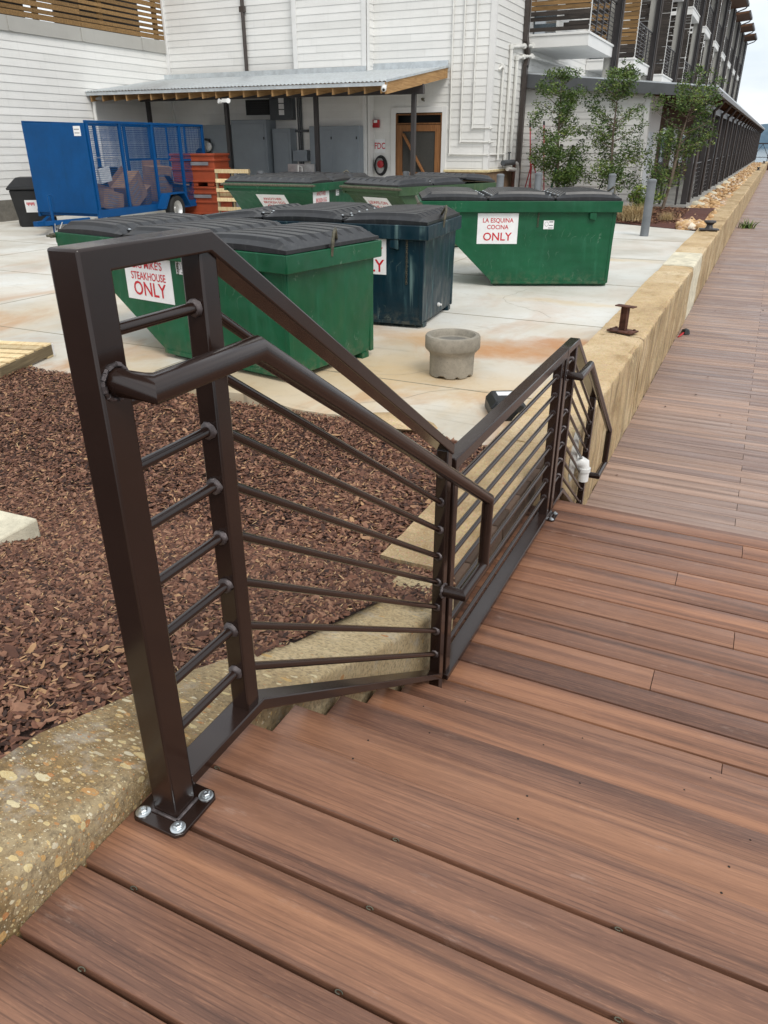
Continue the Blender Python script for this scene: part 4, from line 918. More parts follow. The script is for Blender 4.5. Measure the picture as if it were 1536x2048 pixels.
# screen door
g = G(); g.bx(-10.05, -9.90, WY - .04, WY + .03, YARD, 2.06); g.bx(-8.50, -8.36, WY - .04, WY + .03, YARD, 2.06); g.bx(-9.90, -8.50, WY - .04, WY + .03, 1.92, 2.06); PB(g, 'door_trim', TRIM, bevel=.004)
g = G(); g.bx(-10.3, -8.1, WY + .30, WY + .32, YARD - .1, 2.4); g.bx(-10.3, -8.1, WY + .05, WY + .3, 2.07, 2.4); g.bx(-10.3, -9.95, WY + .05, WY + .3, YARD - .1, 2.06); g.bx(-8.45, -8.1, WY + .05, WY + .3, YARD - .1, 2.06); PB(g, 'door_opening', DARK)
dr = bpy.data.objects.new('screen_door', None); COL.objects.link(dr); dr.parent = mb; dr.location = (12, -21.5, -YARD)
def DP(g, n, m): return g.obj(n, m, dr, bevel=.004)
DZ = YARD + .03; g = G(); g.rnd = .7
g.bx(-9.86, -9.70, WY - .02, WY + .03, DZ, 1.62); g.rnd = .8; g.bx(-8.70, -8.54, WY - .02, WY + .03, DZ, 1.62); g.rnd = .6; g.bx(-9.70, -8.70, WY - .02, WY + .03, 1.46, 1.62); g.rnd = .75; g.bx(-9.70, -8.70, WY - .02, WY + .03, .27, .42); DP(g, 'frame', DOORW)
g = G(); g.rnd = .85; g.beam((-9.66, WY - .03, 1.40), (-8.98, WY - .03, .36), .05, .13, (0, 1, 0)); g.rnd = .7; g.beam((-8.98, WY - .03, .36), (-9.3, WY - .03, -.1), .05, .13, (0, 1, 0)); DP(g, 'brace', DOORW)
g = G(); g.bx(-9.70, -8.70, WY + .005, WY + .01, DZ, 1.46); DP(g, 'screen', SCREENM)
g = G(); g.bx(-9.90, -9.86, WY - .035, WY + .05, YARD, 1.90); g.bx(-8.54, -8.50, WY - .035, WY + .05, YARD, 1.90); g.bx(-9.86, -8.54, WY - .035, WY + .05, 1.86, 1.90); g.bx(-9.86, -8.54, WY - .03, WY + .05, 1.63, 1.67); DP(g, 'jamb', DOORW)
# ------------------------------------------------------------------ lean-to canopy
cn = thing('lean_to_canopy', 'corrugated metal lean-to roof on posts along the back wall', 'canopy', (-13, 19.7, YARD))
def PC(g, n, m, **k): o = g.obj(n, m, cn, **k); o.location = (13, -19.7, -YARD); return o
y0, y1, z0, z1 = 17.55, BY - .02, 2.43, 2.93; sl = (z1 - z0) / (y1 - y0); xr = -8.37; V = []; F = []; n = 330
for i in range(n + 1):
    x = LX + .02 + (xr - LX - .02) * i / n; dz = .013 * math.cos(i * math.pi / 2.0)
    V += [(x, y0, z0 + dz), (x, WY if x > -10.6 else y1, (z1 if x < -10.6 else z0 + sl * (WY - y0)) + dz)]
for i in range(n): F.append((2 * i, 2 * i + 2, 2 * i + 3, 2 * i + 1))
g = G(); g.add(V, F); o = PC(g, 'roof_sheet', GALV, smooth=60, fix=False)
g = G(); g.bx(LX + .02, xr, y0 + .025, y0 + .04, z0 - .09, z0 - .016); g.obj  # drip edge below
PC(g, 'drip_edge', GALV)
g = G(); g.prism([(y0, z0 - .02), (WY, z0 + sl * (WY - y0) - .02), (WY, z0 + sl * (WY - y0) + .03), (y0, z0 + .03)], 'x', xr + .002, xr + .02); g.bx(-10.6, xr, WY - .05, WY - .015, z0 + sl * (WY - y0) + .0, z0 + sl * (WY - y0) + .14); g.bx(LX, -10.6, BY - .08, BY - .045, z1, z1 + .12); PC(g, 'flashing', GALV)
k = 0; x = LX + .12
while x < xr - .03:
    g = G(); g.rnd = random.random(); ya = y0 + .06
    zz = lambda y: z0 + sl * (y - y0) - .03
    g.prism([(ya, zz(ya) - .22), (BY - .03, zz(BY) - .22), (BY - .03, zz(BY)), (ya, zz(ya))], 'x', x, x + .04); PC(g, 'rafter', RAFTER); x += .425
g = G(); g.rnd = .9; g.prism([(y0 + .02, z0 - .26), (WY - .05, zz(WY) - .24), (WY - .05, zz(WY)), (y0 + .02, z0 - .02)], 'x', xr - .05, xr - .003); PC(g, 'rake_board', RAFTER)
py = 19.7; bz = zz(py) - .22
g = G(); g.bx(LX + .05, -8.35, py - .06, py + .06, bz - .22, bz - .002); PC(g, 'beam', IRON, bevel=.005)
for x in (-17.3, -14.45, -11.5, -8.62): g = G(); g.bx(x - .055, x + .055, py - .055, py + .055, YARD, bz - .222); g.bx(x - .12, x + .12, py - .1, py + .1, YARD, YARD + .02); PC(g, 'post', IRON, bevel=.005)
def security_camera(label, loc, rz):
    t = thing('security_camera', label, 'camera', loc, rz, 'small white security cameras')
    g = G(); g.lathe([(.001, -.02), (.06, -.02), (.06, .04), (.001, .05)], 16); g.obj('mount', WHITEP, t)
    g = G(); g.lathe([(.001, 0), (.05, .005), (.062, .04), (.05, .085), (.001, .1)], 16); o = g.obj('head', WHITEP, t); o.location = (0, -.03, -.03); o.rotation_euler = (R(110), 0, 0)
    g = G(); g.lathe([(.001, .1), (.03, .1), (.03, .108), (.001, .108)], 12); o = g.obj('lens', DARK, t); o.location = (0, -.03, -.03); o.rotation_euler = (R(110), 0, 0)
security_camera('white dome camera at the right end of the canopy eave', (-8.40, y0 - .06, z0 - .12), R(20))
t = thing('flood_light', 'white twin flood light under the canopy eave above a post', 'light', (-12.9, y0 + .03, z0 - .30)); g = G(); g.bx(-.1, .1, -.03, .03, -.04, .04); g.obj('bracket', WHITEP, t)
for s in (-1, 1): g = G(); g.lathe([(.03, -.05), (.06, .04), (.001, .045)], 12); o = g.obj('lamp_head', WHITEP, t); o.location = (.13 * s, -.06, -.02); o.rotation_euler = (R(75), 0, R(25 * s))
t = thing('conduit', 'white vent pipe elbow under the left end of the canopy', 'pipe', (LX + .05, 17.75, YARD)); g = G(); g.tube([(.12, .3, 2.95), (.06, 0, 2.9), (.04, -.02, 2.6), (.05, 0, 0)], .05, 12); g.obj('pipe', PIPEW, t)
# ------------------------------------------------------------------ electrical gear under the canopy
def cabinet(label, x0, x1, z1, ysurf, dep, doors, handle=True, mat=None, z0=YARD + .08, grp='grey electrical cabinets under the canopy'):
    t = thing('electrical_cabinet', label, 'cabinet', ((x0 + x1) / 2, ysurf, YARD), 0, grp); w_ = (x1 - x0) / 2
    g = G(); g.bx(-w_, w_, -dep, -.005, z0 - YARD, z1 - YARD); g.obj('body', mat or CABINET, t, bevel=.01)
    dw = 2 * w_ / doors
    for k in range(doors):
        a = -w_ + k * dw; g = G(); g.bx(a + .07, a + dw - .07, -dep - .014, -dep - .001, z0 - YARD + .1, z1 - YARD - .10); d = g.obj('door', mat or CABINET, t, bevel=.004)
        if handle:
            g = G(); g.bx(a + .12, a + .15, -dep - .05, -dep - .014, .72 , .92); g.obj('handle', BLACKP, d)
            g = G(); g.bx(a + .11, a + .17, -dep - .017, -dep - .0145, .96, 1.02); g.obj('sticker', SIGNW, d)
            for z in (.5, 1.9): g = G(); g.bx(a + dw - .10, a + dw - .07, -dep - .03, -dep - .014, z, z + .07); g.obj('hinge', BLACKP, d)
    return t
cabinet('wide grey two door cabinet right beside the fire alarm', -12.35, -10.72, 1.60, BY, .28, 2)
cabinet('large grey cabinet behind the orange bins', -15.0, -13.75, 1.78, BY + .15, .55, 1)
cabinet('grey cabinet half hidden by the blue trailer', -16.3, -15.05, 1.66, BY + .15, .5, 1)
cabinet('narrow tall grey cabinet in the middle of the row', -13.68, -13.05, 1.55, BY + .15, .35, 1, False)
cabinet('dark meter box with three white labels under the canopy roof', -13.75, -12.95, 2.42, BY + .15, .3, 1, False, DKCAB, 1.78)
g = G()
for k in range(3): g.bx(-13.42, -13.24, BY - .17, BY - .166, 1.90 + k * .155, 2.03 + k * .155)
t = thing('meter_labels', 'three white labels on the dark meter box', 'label', (-13.33, BY - .17, 2.1)); o = g.obj('label_panel', SIGNW, t, fix=True); o.location = (13.33, -BY + .17, -2.1)
cabinet('small grey box on the wall above the washing sink', -12.98, -12.5, .98, BY, .22, 1, False, None, .68)
t = thing('cable_conduit', 'dark conduits running up the wall beside the meter box', 'conduit', (-12.85, BY - .05, 0)); g = G()
for k in range(3): g.tube([(.06 * k, 0, -.5), (.06 * k, 0, 2.4)], .022, 8)
g.bx(-.1, .35, -.05, .0, 1.45, 1.52); g.obj('conduit_run', DKCAB, t)
t = thing('work_sink', 'steel outdoor sink with raised splash back before the cabinets', 'sink', (-11.9, 19.3, YARD)); g = G(); g.bx(-.75, .75, -.3, .3, .55, .92); g.obj('basin', ALU, t, bevel=.01); g = G(); g.bx(-.5, .35, .26, .29, .92, 1.28); g.obj('splash_back', ALU, t)
for x in (-.7, .7):
    for y in (-.25, .25): g = G(); g.bx(x - .02, x + .02, y - .02, y + .02, 0, .55); g.obj('leg', ALU, t)
g = G(); g.tube([(0, .2, .92), (0, .2, 1.2), (0, 0, 1.25), (0, -.02, 1.1)], .02, 8); g.obj('tap', PIPEW, t)
t = thing('wall_vent', 'black square vent high on the wall under the canopy', 'vent', (-14.35, BY + .14, 2.12)); g = G(); g.bx(-.42, .42, -.03, .0, -.2, .2); g.obj('frame', DARK, t); g = G(); [g.bx(-.4, .4, -.045, -.03, -.18 + .06 * k, -.15 + .06 * k) for k in range(6)]; g.obj('louvre', BLACKP, t)
t = thing('gas_regulator', 'round black gas gauge and valve behind the trailer', 'gauge', (-16.2, BY - .42, .85)); g = G(); g.lathe([(.001, 0), (.17, 0), (.17, .05), (.12, .08), (.001, .09)], 18); o = g.obj('dial', BLACKP, t); o.rotation_euler = (R(90), 0, 0)
g = G(); g.tube([(.1, 0, 0), (.36, 0, .05), (.36, 0, .40), (.2, 0, .42)], .03, 8); g.obj('pipe', BLACKP, t); g = G(); g.lathe([(.001, 0), (.12, 0), (.12, .04), (.001, .06)], 16); o = g.obj('valve', ALU, t); o.location = (.36, -.03, .22); o.rotation_euler = (R(90), 0, 0)
# FDC sign, alarm, hose reel
t = thing('fdc_sign', 'white FDC sign with red letters beside the screen door', 'sign', (-10.40, WY - .02, 1.10)); g = G(); g.bx(-.17, .17, -.006, .0, -.19, .17); g.obj('panel', SIGNW, t); lettering([('FDC', .23, 0, -.085, .78)], RED, t, (0, -.0065, 0), (1, 0, 0), (0, 0, 1))
t = thing('fire_alarm', 'small red fire alarm box on the wall above the FDC sign', 'alarm', (-10.50, WY - .02, 1.66)); g = G(); g.bx(-.1, .1, -.08, 0, -.1, .1); g.obj('box', DKRED, t, bevel=.01); g = G(); g.bx(-.05, .05, -.10, -.08, .02, .09); g.obj('strobe', WHITEP, t)
t = thing('hose', 'coiled black hose on a red reel below the FDC sign', 'hose', (-10.36, WY - .05, .58)); g = G()
for k in range(3): g.tube([((.19 - .012 * k) * math.cos(a), -.03 * k, (.25 - .012 * k) * math.sin(a)) for a in np.linspace(0, 6.2832, 28)], .022, 8)
g.obj('coil', RUBBER, t, smooth=60); g = G(); g.lathe([(.001, 0), (.10, 0), (.10, .09), (.001, .11)], 16); o = g.obj('reel', DKRED, t); o.rotation_euler = (R(90), 0, 0); o.location = (0.02, 0, .04)
t = thing('wall_lamp', 'small brass lamp on the wall above the screen door', 'lamp', (-9.05, WY - .02, 2.20)); g = G(); g.tube([(0, 0, 0), (0, -.08, .03)], .02, 8); g.lathe([(.03, -.03), (.055, .03), (.001, .05)], 10, (0, -.1, .03)); g.obj('lamp_body', RODM, t)
# white pipes on the wall
def pipe(label, pts, r=.022):
    t = thing('wall_pipe', label, 'pipe', pts[-1], 0, 'white painted pipes on the siding'); b = Vector(pts[-1]); g = G(); g.tube([Vector(p) - b for p in pts], r, 10); g.obj('pipe_run', PIPEW, t, smooth=45)
    g = G()
    for i in range(1, len(pts) - 1): g.lathe([(.001, -r * 1.7), (r * 1.35, -r * 1.2), (r * 1.35, r * 1.2), (.001, r * 1.7)], 8, Vector(pts[i]) - b)
    z = pts[0][2] - 1.0
    while z > pts[1][2] + .3 and abs(pts[0][0] - pts[1][0]) < .05 and abs(pts[0][1] - pts[1][1]) < .05:
        g.bx(pts[0][0] - b.x - .035, pts[0][0] - b.x + .035, pts[0][1] - b.y - .012, pts[0][1] - b.y + .035, z - b.z, z - b.z + .03); z -= 1.1
    g.obj('fitting', PIPEW, t)
PY = WY - .045
pipe('longest white wall pipe, leftmost of the three by the corner', [(-8.29, PY, TOP), (-8.26, PY, .88), (CX + .02, PY, .88), (CX + .06, WY + 1.4, .88)])
pipe('middle white wall pipe of the three by the building corner', [(-7.96, PY, TOP), (-7.95, PY, 1.19), (CX + .05, PY, 1.19), (CX + .06, WY + .2, 1.19)])
pipe('shortest white wall pipe, nearest the building corner', [(-7.63, PY, TOP), (-7.62, PY, 1.53), (CX + .05, PY, 1.53), (CX + .06, WY + .1, 1.53)])
q = CX + .07
pipe('thin white pipe with hooked top on the corner side wall', [(q - .05, 21.9, 2.9), (q, 22.0, 3.0), (q, 22.12, 2.98), (q, 22.10, .75)], .035)
pipe('thick white pipe looping out over the brown downspout', [(q + .16, 29, 3.72), (q + .12, 24.3, 3.66), (q, 23.9, 3.62), (q, 22.72, 3.50), (q, 22.72, .62)], .045)
pipe('lower thick white pipe passing behind the brown downspout', [(q + .16, 29, 3.42), (q + .12, 24.3, 3.40), (q, 23.9, 3.36), (q, 23.30, 3.28), (q, 23.30, .68)], .045)
t = thing('backflow_valve', 'dark valve body on the pipes at the building corner', 'valve', (q + .10, 22.85, .66)); g = G(); g.tube([(0, -.55, 0), (0, .45, 0)], [.075, .075], 12); g.obj('valve_body', DKCAB, t); g = G(); g.tube([(0, 0, .07), (0, 0, .26)], .02, 8); g.box((0, 0, .26), (.03, .22, .03)); g.obj('handle', DKCAB, t)
g = G(); g.tube([(0, .4, 0), (.02, .75, -.05), (.02, .85, -.2), (.02, .85, -1.1)], .06, 12); g.tube([(0, -.1, -.16), (.02, .6, -.2), (.02, .66, -.3), (.02, .66, -.9)], .06, 12); g.obj('drop_pipe', PIPEW, t); g = G(); g.tube([(0.01, .5, .05), (.01, .52, -1.0)], .05, 10); g.obj('rusty_pipe', RUST, t)

# ------------------------------------------------------------------ hotel wing with balconies
hb = thing('hotel_wing', 'long three storey wing with slatted balconies beside the boardwalk', 'building', (-9, 60, YARD))
def PH(g, n, m, par=None, **k):
    o = g.obj(n, m, par or hb, **k)
    if (par or hb) is hb: o.location = (9, -60, -YARD)
    return o
NB, BP = 10, 7.85; HZ = (3.95, 7.45); YEND = 24.4 + NB * BP
g = G(); g.siding_y(FY + .05, YEND, CX, 2.4, 11.3); PH(g, 'facade', SIDING, smooth=0, fix=False)
g = G(); g.siding_x(-14, CX, FY + .06, TOP, 11.3); PH(g, 'end_wall', SIDING, smooth=0, fix=False)
XB = -5.40
for fl, z in enumerate(HZ):
    for k in range(NB):
        y = 24.4 + BP * k
        bal = bpy.data.objects.new('balcony', None); COL.objects.link(bal); bal.parent = hb; bal.location = (XB + 9, y - 60, z - YARD)
        g = G(); g.bx(CX - XB + .02, 0, 0, 3.6, -.34, -.06); g.bx(CX - XB + .02, .03, -.03, 3.63, -.058, 0); g.obj('slab', TRIM, bal, bevel=.006)
        g = G(); nat = (fl == 0 and k < 2)
        for i in range(27):
            g.rnd = random.random(); zz_ = .05 + i * .125; g.m = 0 if (nat and i > 3 - k and random.random() < .93) else 1
            x = CX - XB + .05
            while x < -.02:
                l = random.choice((.8, 1.1, 1.7)); x2 = min(x + l, -.02); hgt_ = random.choice((.095, .105, .11, .118))
                if random.random() > .05: g.bx(x, x2, .0 + random.uniform(0, .006), .022, zz_, zz_ + hgt_)
                x = x2 + .004
        g.obj('privacy_screen', [SLATW, DARKSLAT], bal, smooth=0, fix=False)
        g = G(); g.bx(-.045, -.0, .025, .07, 0, 3.44); g.obj('corner_post', TRIM, bal)
        g = G()
        for i in range(9): g.bx(-.04, -.025, .07, 3.55, .10 + i * .115, .118 + i * .115)
        for yy in (.07, .95, 1.8, 2.7, 3.56): g.bx(-.055, -.01, yy - .022, yy + .022, 0, 1.09)
        g.bx(-.06, -.0, .05, 3.58, 1.09, 1.12); g.obj('railing', IRON, bal, smooth=0)
        if fl == 0 or True:
            g = G(); g.bx(CX - XB + .02, CX - XB + .05, .5, 2.9, .03, 2.3); g.obj('glass_door', GLASS, bal)
for k in range(NB):
    y = 24.4 + BP * k + 3.72
    g = G(); g.bx(XB - .02, XB + .14, y - .09, y + .09, 2.5, 10.7); PH(g, 'steel_post', IRON)
    g = G(); g.bx(XB - .26, XB - .04, y - .02, y + .30, 2.5, 10.8); PH(g, 'pilaster', GREYTRIM)
    g = G(); g.tube([(XB + .20, y - .16, 10.6), (XB + .20, y - .16, 2.6)], .04, 8); PH(g, 'downspout', DOWNSP)
    g = G()
    for i in range(24): g.rnd = random.random(); g.bx(CX + .05, XB - .3, y + .10, y + .12, 3.98 + i * .28, 4.10 + i * .28)
    PH(g, 'slat_screen', DARKSLAT, smooth=0, fix=False)
    g = G(); y0_ = y - 4.3; pr = [(-9.5, 10.25), (-4.45, 10.80), (-4.45, 10.95), (-9.5, 10.45)]
    g.prism(pr, 'y', y0_, y0_ + 4.6); PH(g, 'roof', BROWNW)
    g = G(); g.bx(-4.45, -4.33, y0_, y0_ + 4.6, 10.80, 10.97); g.tube([(-4.40, y - .2, 10.8), (-4.55, y - .2, 10.62), (XB + .2, y - .16, 10.40)], .045, 8); PH(g, 'gutter', DOWNSP)
# ------------------------------------------------------------------ restaurant porch wing
rb = thing('porch_wing', 'low porch wing with brown soffit and dark posts beside the rocks', 'building', (-4, 60, YARD))
def PR(g, n, m, **k): o = g.obj(n, m, rb, **k); o.location = (4, -60, -YARD); return o
PYE = 96.0; rz_ = lambda x: 2.97 + (x + 7.1) / 5.3 * (2.50 - 2.97)
g = G(); g.siding_x(-7.10, -3.52, FY, YARD, 2.62); PR(g, 'front_wall', SIDING, smooth=0, fix=False)
g = G(); g.bx(-3.64, -3.50, FY - .035, FY - .012, YARD, 2.5); PR(g, 'corner_trim', TRIM)
g = G(); g.bx(-4.6, -3.5, FY + .02, FY + .12, YARD, 2.4); g.bx(-3.56, -3.5, FY + .12, FY + 2.6, YARD, 2.4); PR(g, 'return_wall', SIDING)
g = G(); g.bx(-3.498, -3.47, FY + .35, FY + 1.5, YARD + .2, 1.45); PR(g, 'door', paint('grey_white_door', lin(206, 210, 212), .5, .05), bevel=.004)
g = G(); g.bx(-4.55, -4.5, FY + .2, PYE, YARD, 2.5); PR(g, 'porch_wall', BROWNW)
k = 0; y = 28.0
while y < PYE - 3: g = G(); g.bx(-4.495, -4.47, y, y + 1.5, .1, 1.75); PR(g, 'window', GLASS if k % 3 else SIGNW, bevel=.003); y += 3.9; k += 1
g = G(); g.prism([(-7.1, rz_(-7.1)), (-1.80, rz_(-1.8)), (-1.80, rz_(-1.8) + .035), (-7.1, rz_(-7.1) + .035)], 'y', FY - .25, PYE); PR(g, 'roof', ROOFM)
g = G(); g.prism([(-7.1, rz_(-7.1) - .05), (-1.95, rz_(-1.95) - .05), (-1.95, rz_(-1.95) - .012), (-7.1, rz_(-7.1) - .012)], 'y', FY - .22, PYE - .1); PR(g, 'soffit', BROWNW)
g = G(); g.prism([(-7.1, rz_(-7.1) - .36), (-1.80, rz_(-1.8) - .24), (-1.80, rz_(-1.8) - .004), (-7.1, rz_(-7.1) - .004)], 'y', FY - .29, FY - .251); PR(g, 'fascia', FASCIA, bevel=.003)
g = G(); g.bx(-1.93, -1.80, FY - .25, PYE, rz_(-1.8) - .12, rz_(-1.8) - .002); PR(g, 'gutter', DOWNSP)
y = FY + .3
while y < PYE: g = G(); g.prism([(-3.5, rz_(-3.5) - .30), (-2.0, rz_(-2) - .20), (-2.0, rz_(-2) - .055), (-3.5, rz_(-3.5) - .055)], 'y', y, y + .05); PR(g, 'rafter', BROWNW); y += 1.3
g = G(); g.bx(-4.5, -2.12, FY + .0, PYE, YARD - .2, -.44); PR(g, 'porch_floor', plain_conc('porch_concrete', lin(168, 166, 160)))
g = G(); g.bx(-2.30, -2.16, FY + .3, PYE, 2.02, 2.22); PR(g, 'beam', IRON)
y = FY + .4; k = 0
while y < PYE:
    g = G(); g.bx(-2.32, -2.16, y - .08, y + .08, -.44, 2.02); PR(g, 'post', IRON, bevel=.006)
    g = G(); g.tube([(-1.86, y + .2, 2.42), (-2.0, y + .2, 2.20), (-2.12, y + .2, 2.10), (-2.12, y + .2, -.4)], .045, 8); PR(g, 'downspout', DOWNSP)
    if k < 9:
        g = G()
        for i in range(7): g.bx(-2.25, -2.235, y + .08, y + 3.82, -.30 + i * .125, -.282 + i * .125)
        for q in (.12, 1.0, 1.95, 2.9, 3.78): g.bx(-2.265, -2.22, y + q - .02, y + q + .02, -.44, .60)
        g.bx(-2.27, -2.215, y + .1, y + 3.80, .60, .63); PR(g, 'porch_railing', IRON, smooth=0)
    y += 3.9; k += 1
g = G(); g.bx(-2.9, -2.84, FY + .05, FY + .11, -.44, .55); g.bx(-2.45, -2.40, FY + .05, FY + .11, -.44, .62); PR(g, 'gate_post', IRON)
def bistro(label, x, y):
    t = thing('bistro_table', label, 'table', (x, y, -.44), 0, 'black bistro tables on the porch'); g = G(); g.lathe([(.001, .72), (.35, .72), (.35, .745), (.001, .745)], 20); g.obj('tabletop', IRON, t)
    g = G(); g.tube([(0, 0, .72), (0, 0, .03)], .03, 8); g.lathe([(.001, 0), (.25, 0), (.04, .05), (.001, .05)], 14); g.obj('pedestal', IRON, t)
def chair(label, x, y, rz):
    t = thing('bistro_chair', label, 'chair', (x, y, -.44), rz, 'black metal chairs on the porch'); g = G(); g.bx(-.2, .2, -.2, .2, .43, .455); g.obj('seat', IRON, t)
    for a in (-.18, .18):
        for b in (-.18, .18): g = G(); g.tube([(a, b, .43), (a * 1.15, b * 1.15, 0)], .013, 6); g.obj('leg', IRON, t)
    g = G(); g.tube([(-.19, .19, .45), (-.19, .24, .88), (.19, .24, .88), (.19, .19, .45)], .013, 6); [g.tube([(q, .19, .45), (q, .24, .88)], .008, 6) for q in (-.1, 0, .1)]; g.obj('backrest', IRON, t)
bistro('black table on the porch by its front corner', -3.3, 26.9); chair('black chair left of the corner porch table', -3.75, 26.9, R(80)); chair('black chair right of the corner porch table', -2.85, 26.8, R(-80))

# ------------------------------------------------------------------ planting bed before the porch, river rock
g = G(); poly = [(-7.1, 20.62), (-3.4, 20.42), (-1.34, 19.32), (-1.34, 22), (-2.1, 24.6), (-3.5, 24.6), (-7.1, 24.6)]
V = []; nx, ny = 40, 26
for j in range(ny + 1):
    for i in range(nx + 1):
        u, v = i / nx, j / ny; x = -7.1 + 5.77 * u; ya = 20.62 - .12 * u - max(0, u - .62) * 3.1; y = ya + (24.6 - ya) * v
        V.append((x, y, YARD + .005 + .16 * math.sin(math.pi * min(1, v * .7)) + .03 * mn.noise((x * 2, y * 2, 3))))
g.add(V, [(j * (nx + 1) + i, j * (nx + 1) + i + 1, (j + 1) * (nx + 1) + i + 1, (j + 1) * (nx + 1) + i) for j in range(ny) for i in range(nx)]); structure(g.obj('planting_bed', paint('red_mulch', lin(92, 52, 40), .9, .35, 30, bump=1), smooth=80))
chips(6000, (-5.0, -1.9), (20.3, 23.6), lambda x, y: YARD + .03 + .16 * math.sin(math.pi * min(1, max(0, (y - 20.1) / 4.4) * .7)), .04, .09, 'bed_mulch', 'reddish mulch in the planting bed under the young trees')
def ico():
    import bmesh
    b = bmesh.new(); bmesh.ops.create_icosphere(b, subdivisions=1, radius=1); v = np.array([p.co[:] for p in b.verts]); f = np.array([[q.index for q in p.verts] for p in b.faces]); b.free(); return v, f
IV, IF = ico()
def rocks(n, posf, smin, smax, name, label, mat=ROCK):
    P = []; Fs = []; rn = []
    for i in range(n):
        x, y, z = posf(); s = random.uniform(smin, smax); sc = np.array([s * random.uniform(.8, 1.4), s * random.uniform(.7, 1.1), s * random.uniform(.5, .8)])
        a = random.uniform(0, 6.3); v = IV * (1 + RNG.uniform(-.18, .18, (len(IV), 1))) * sc; c, s_ = math.cos(a), math.sin(a)
        v = np.stack([v[:, 0] * c - v[:, 1] * s_, v[:, 0] * s_ + v[:, 1] * c, v[:, 2]], 1) + (x, y, z); Fs.append(IF + len(P) * len(IV)); P.append(v); rn += [random.random()] * len(IF)
    return stuff(np_mesh(name, np.concatenate(P), np.concatenate(Fs), mat, rn, smooth=True), label, 'rocks')
def rp():
    y = 19.6 + 70 * random.random() ** 1.9; xl = -2.15 if y > 24.5 else -1.34 - (y - 19.2) * .16 - .35
    u = random.random(); return (xl + (-1.30 - xl) * u, y, -.66 + .10 * random.random())
rocks(4200, rp, .05, .115, 'river_rock', 'tan river rock strip between porch and quay wall')
g = G(); g.bx(-2.2, -1.3, 20.4, 96, -1.2, -.70); structure(g.obj('rock_bed_ground', SOIL, smooth=0))
for k, (y, s) in enumerate(((24.3, .24), (26.6, .3), (29.4, .27), (33.0, .3), (37.2, .3), (42, .3), (48, .3))):
    t = thing('boulder', ['pale boulder at the front corner of the porch slab', 'pale boulder second along the porch edge', 'pale boulder third along the porch edge', 'pale boulder fourth along the porch edge', 'pale boulder fifth along the porch edge', 'pale boulder sixth along the porch edge', 'pale boulder seventh and farthest along the porch edge'][k], 'boulder', (-2.02, y, -.6), random.uniform(0, 3), 'pale boulders along the porch edge')
    g = G(); g.add(IV * np.array([s * .7, s * 1.3, s * .55]) * (1 + RNG.uniform(-.15, .15, (len(IV), 1))), IF); g.obj('stone', PALE, t, smooth=70)
# ------------------------------------------------------------------ trees and shrubs
def foliage(t, clumps, n_per, leaf, mat, name='crown'):
    V = []; F = []; rn = []
    for (c, r) in clumps:
        sh = random.uniform(-.22, .22)
        for i in range(int(n_per * (r / .3) ** 2)):
            d = Vector((random.gauss(0, 1), random.gauss(0, 1), random.gauss(0, 1))).normalized() * r * random.random() ** .45; p = Vector(c) + Vector((d.x, d.y, d.z * .8))
            a = Vector((random.gauss(0, 1), random.gauss(0, 1), random.gauss(0, .6))).normalized(); b = a.cross(Vector((random.gauss(0, 1), random.gauss(0, 1), random.gauss(0, 1)))).normalized()
            l = leaf * random.uniform(.7, 1.3); w_ = l * .42; o = len(V)
            V += [p - a * l / 2, p + b * w_ / 2 - a * l * .05, p + a * l / 2, p - b * w_ / 2 - a * l * .05]; F.append((o, o + 1, o + 2, o + 3)); rn.append(min(1, max(0, random.gauss(.42 + sh, .2))))
    np_mesh(name, [tuple(v) for v in V], F, mat, rn, t)
def tree(label, loc, h, wdt, seed, lean=(0, 0), mat=LEAF, dens=95):
    random.seed(seed); t = thing('young_tree', label, 'tree', loc, 0, 'young evergreen trees before the porch wing'); g = G(); cl = []
    top = Vector((lean[0], lean[1], h))
    tr = [Vector((0, 0, 0)), Vector((lean[0] * .2 + .03, lean[1] * .2, h * .25)), Vector((lean[0] * .5 - .03, lean[1] * .5, h * .55)), top * .97]
    g.tube(tr, [.045, .038, .024, .006], 8)
    for i in range(40):
        s = random.uniform(.14, .97); p = tr[0].lerp(top, s); a = random.uniform(0, 6.283); prof = math.sin(math.pi * min(1, (s - .02) ** .75)) ** .7
        L = wdt * .5 * (prof * random.uniform(.55, 1.25) + .12); e = p + Vector((math.cos(a) * L, math.sin(a) * L, L * random.uniform(.25, .9)))
        g.tube([p, p.lerp(e, .5) + Vector((0, 0, -.03)), e], [.014, .009, .003], 5)
        for q in (.45, .75, 1.0):
            if random.random() < .85: cl.append((p.lerp(e, q) + Vector((random.gauss(0, .06), random.gauss(0, .06), random.gauss(0, .06))), random.uniform(.15, .32) * (1.15 - .45 * s)))
    for i in range(5): cl.append((top + Vector((random.gauss(0, .07), random.gauss(0, .07), random.uniform(-.35, .05))), random.uniform(.08, .15)))
    g.obj('trunk', BARK, t); foliage(t, cl, dens, .075, mat)
tree('dense young evergreen closest to the brown downspout', (-5.50, 22.8, -.52), 3.45, 1.35, 11, (-.15, 0), dens=190)
tree('middle young evergreen behind the thick bollards', (-4.05, 22.8, -.52), 3.5, 1.35, 23, (-.08, 0), dens=155)
tree('loose sparse young evergreen leaning at the porch corner', (-2.58, 22.9, -.50), 3.3, 1.6, 37, (.45, 0), dens=125)
random.seed(99)
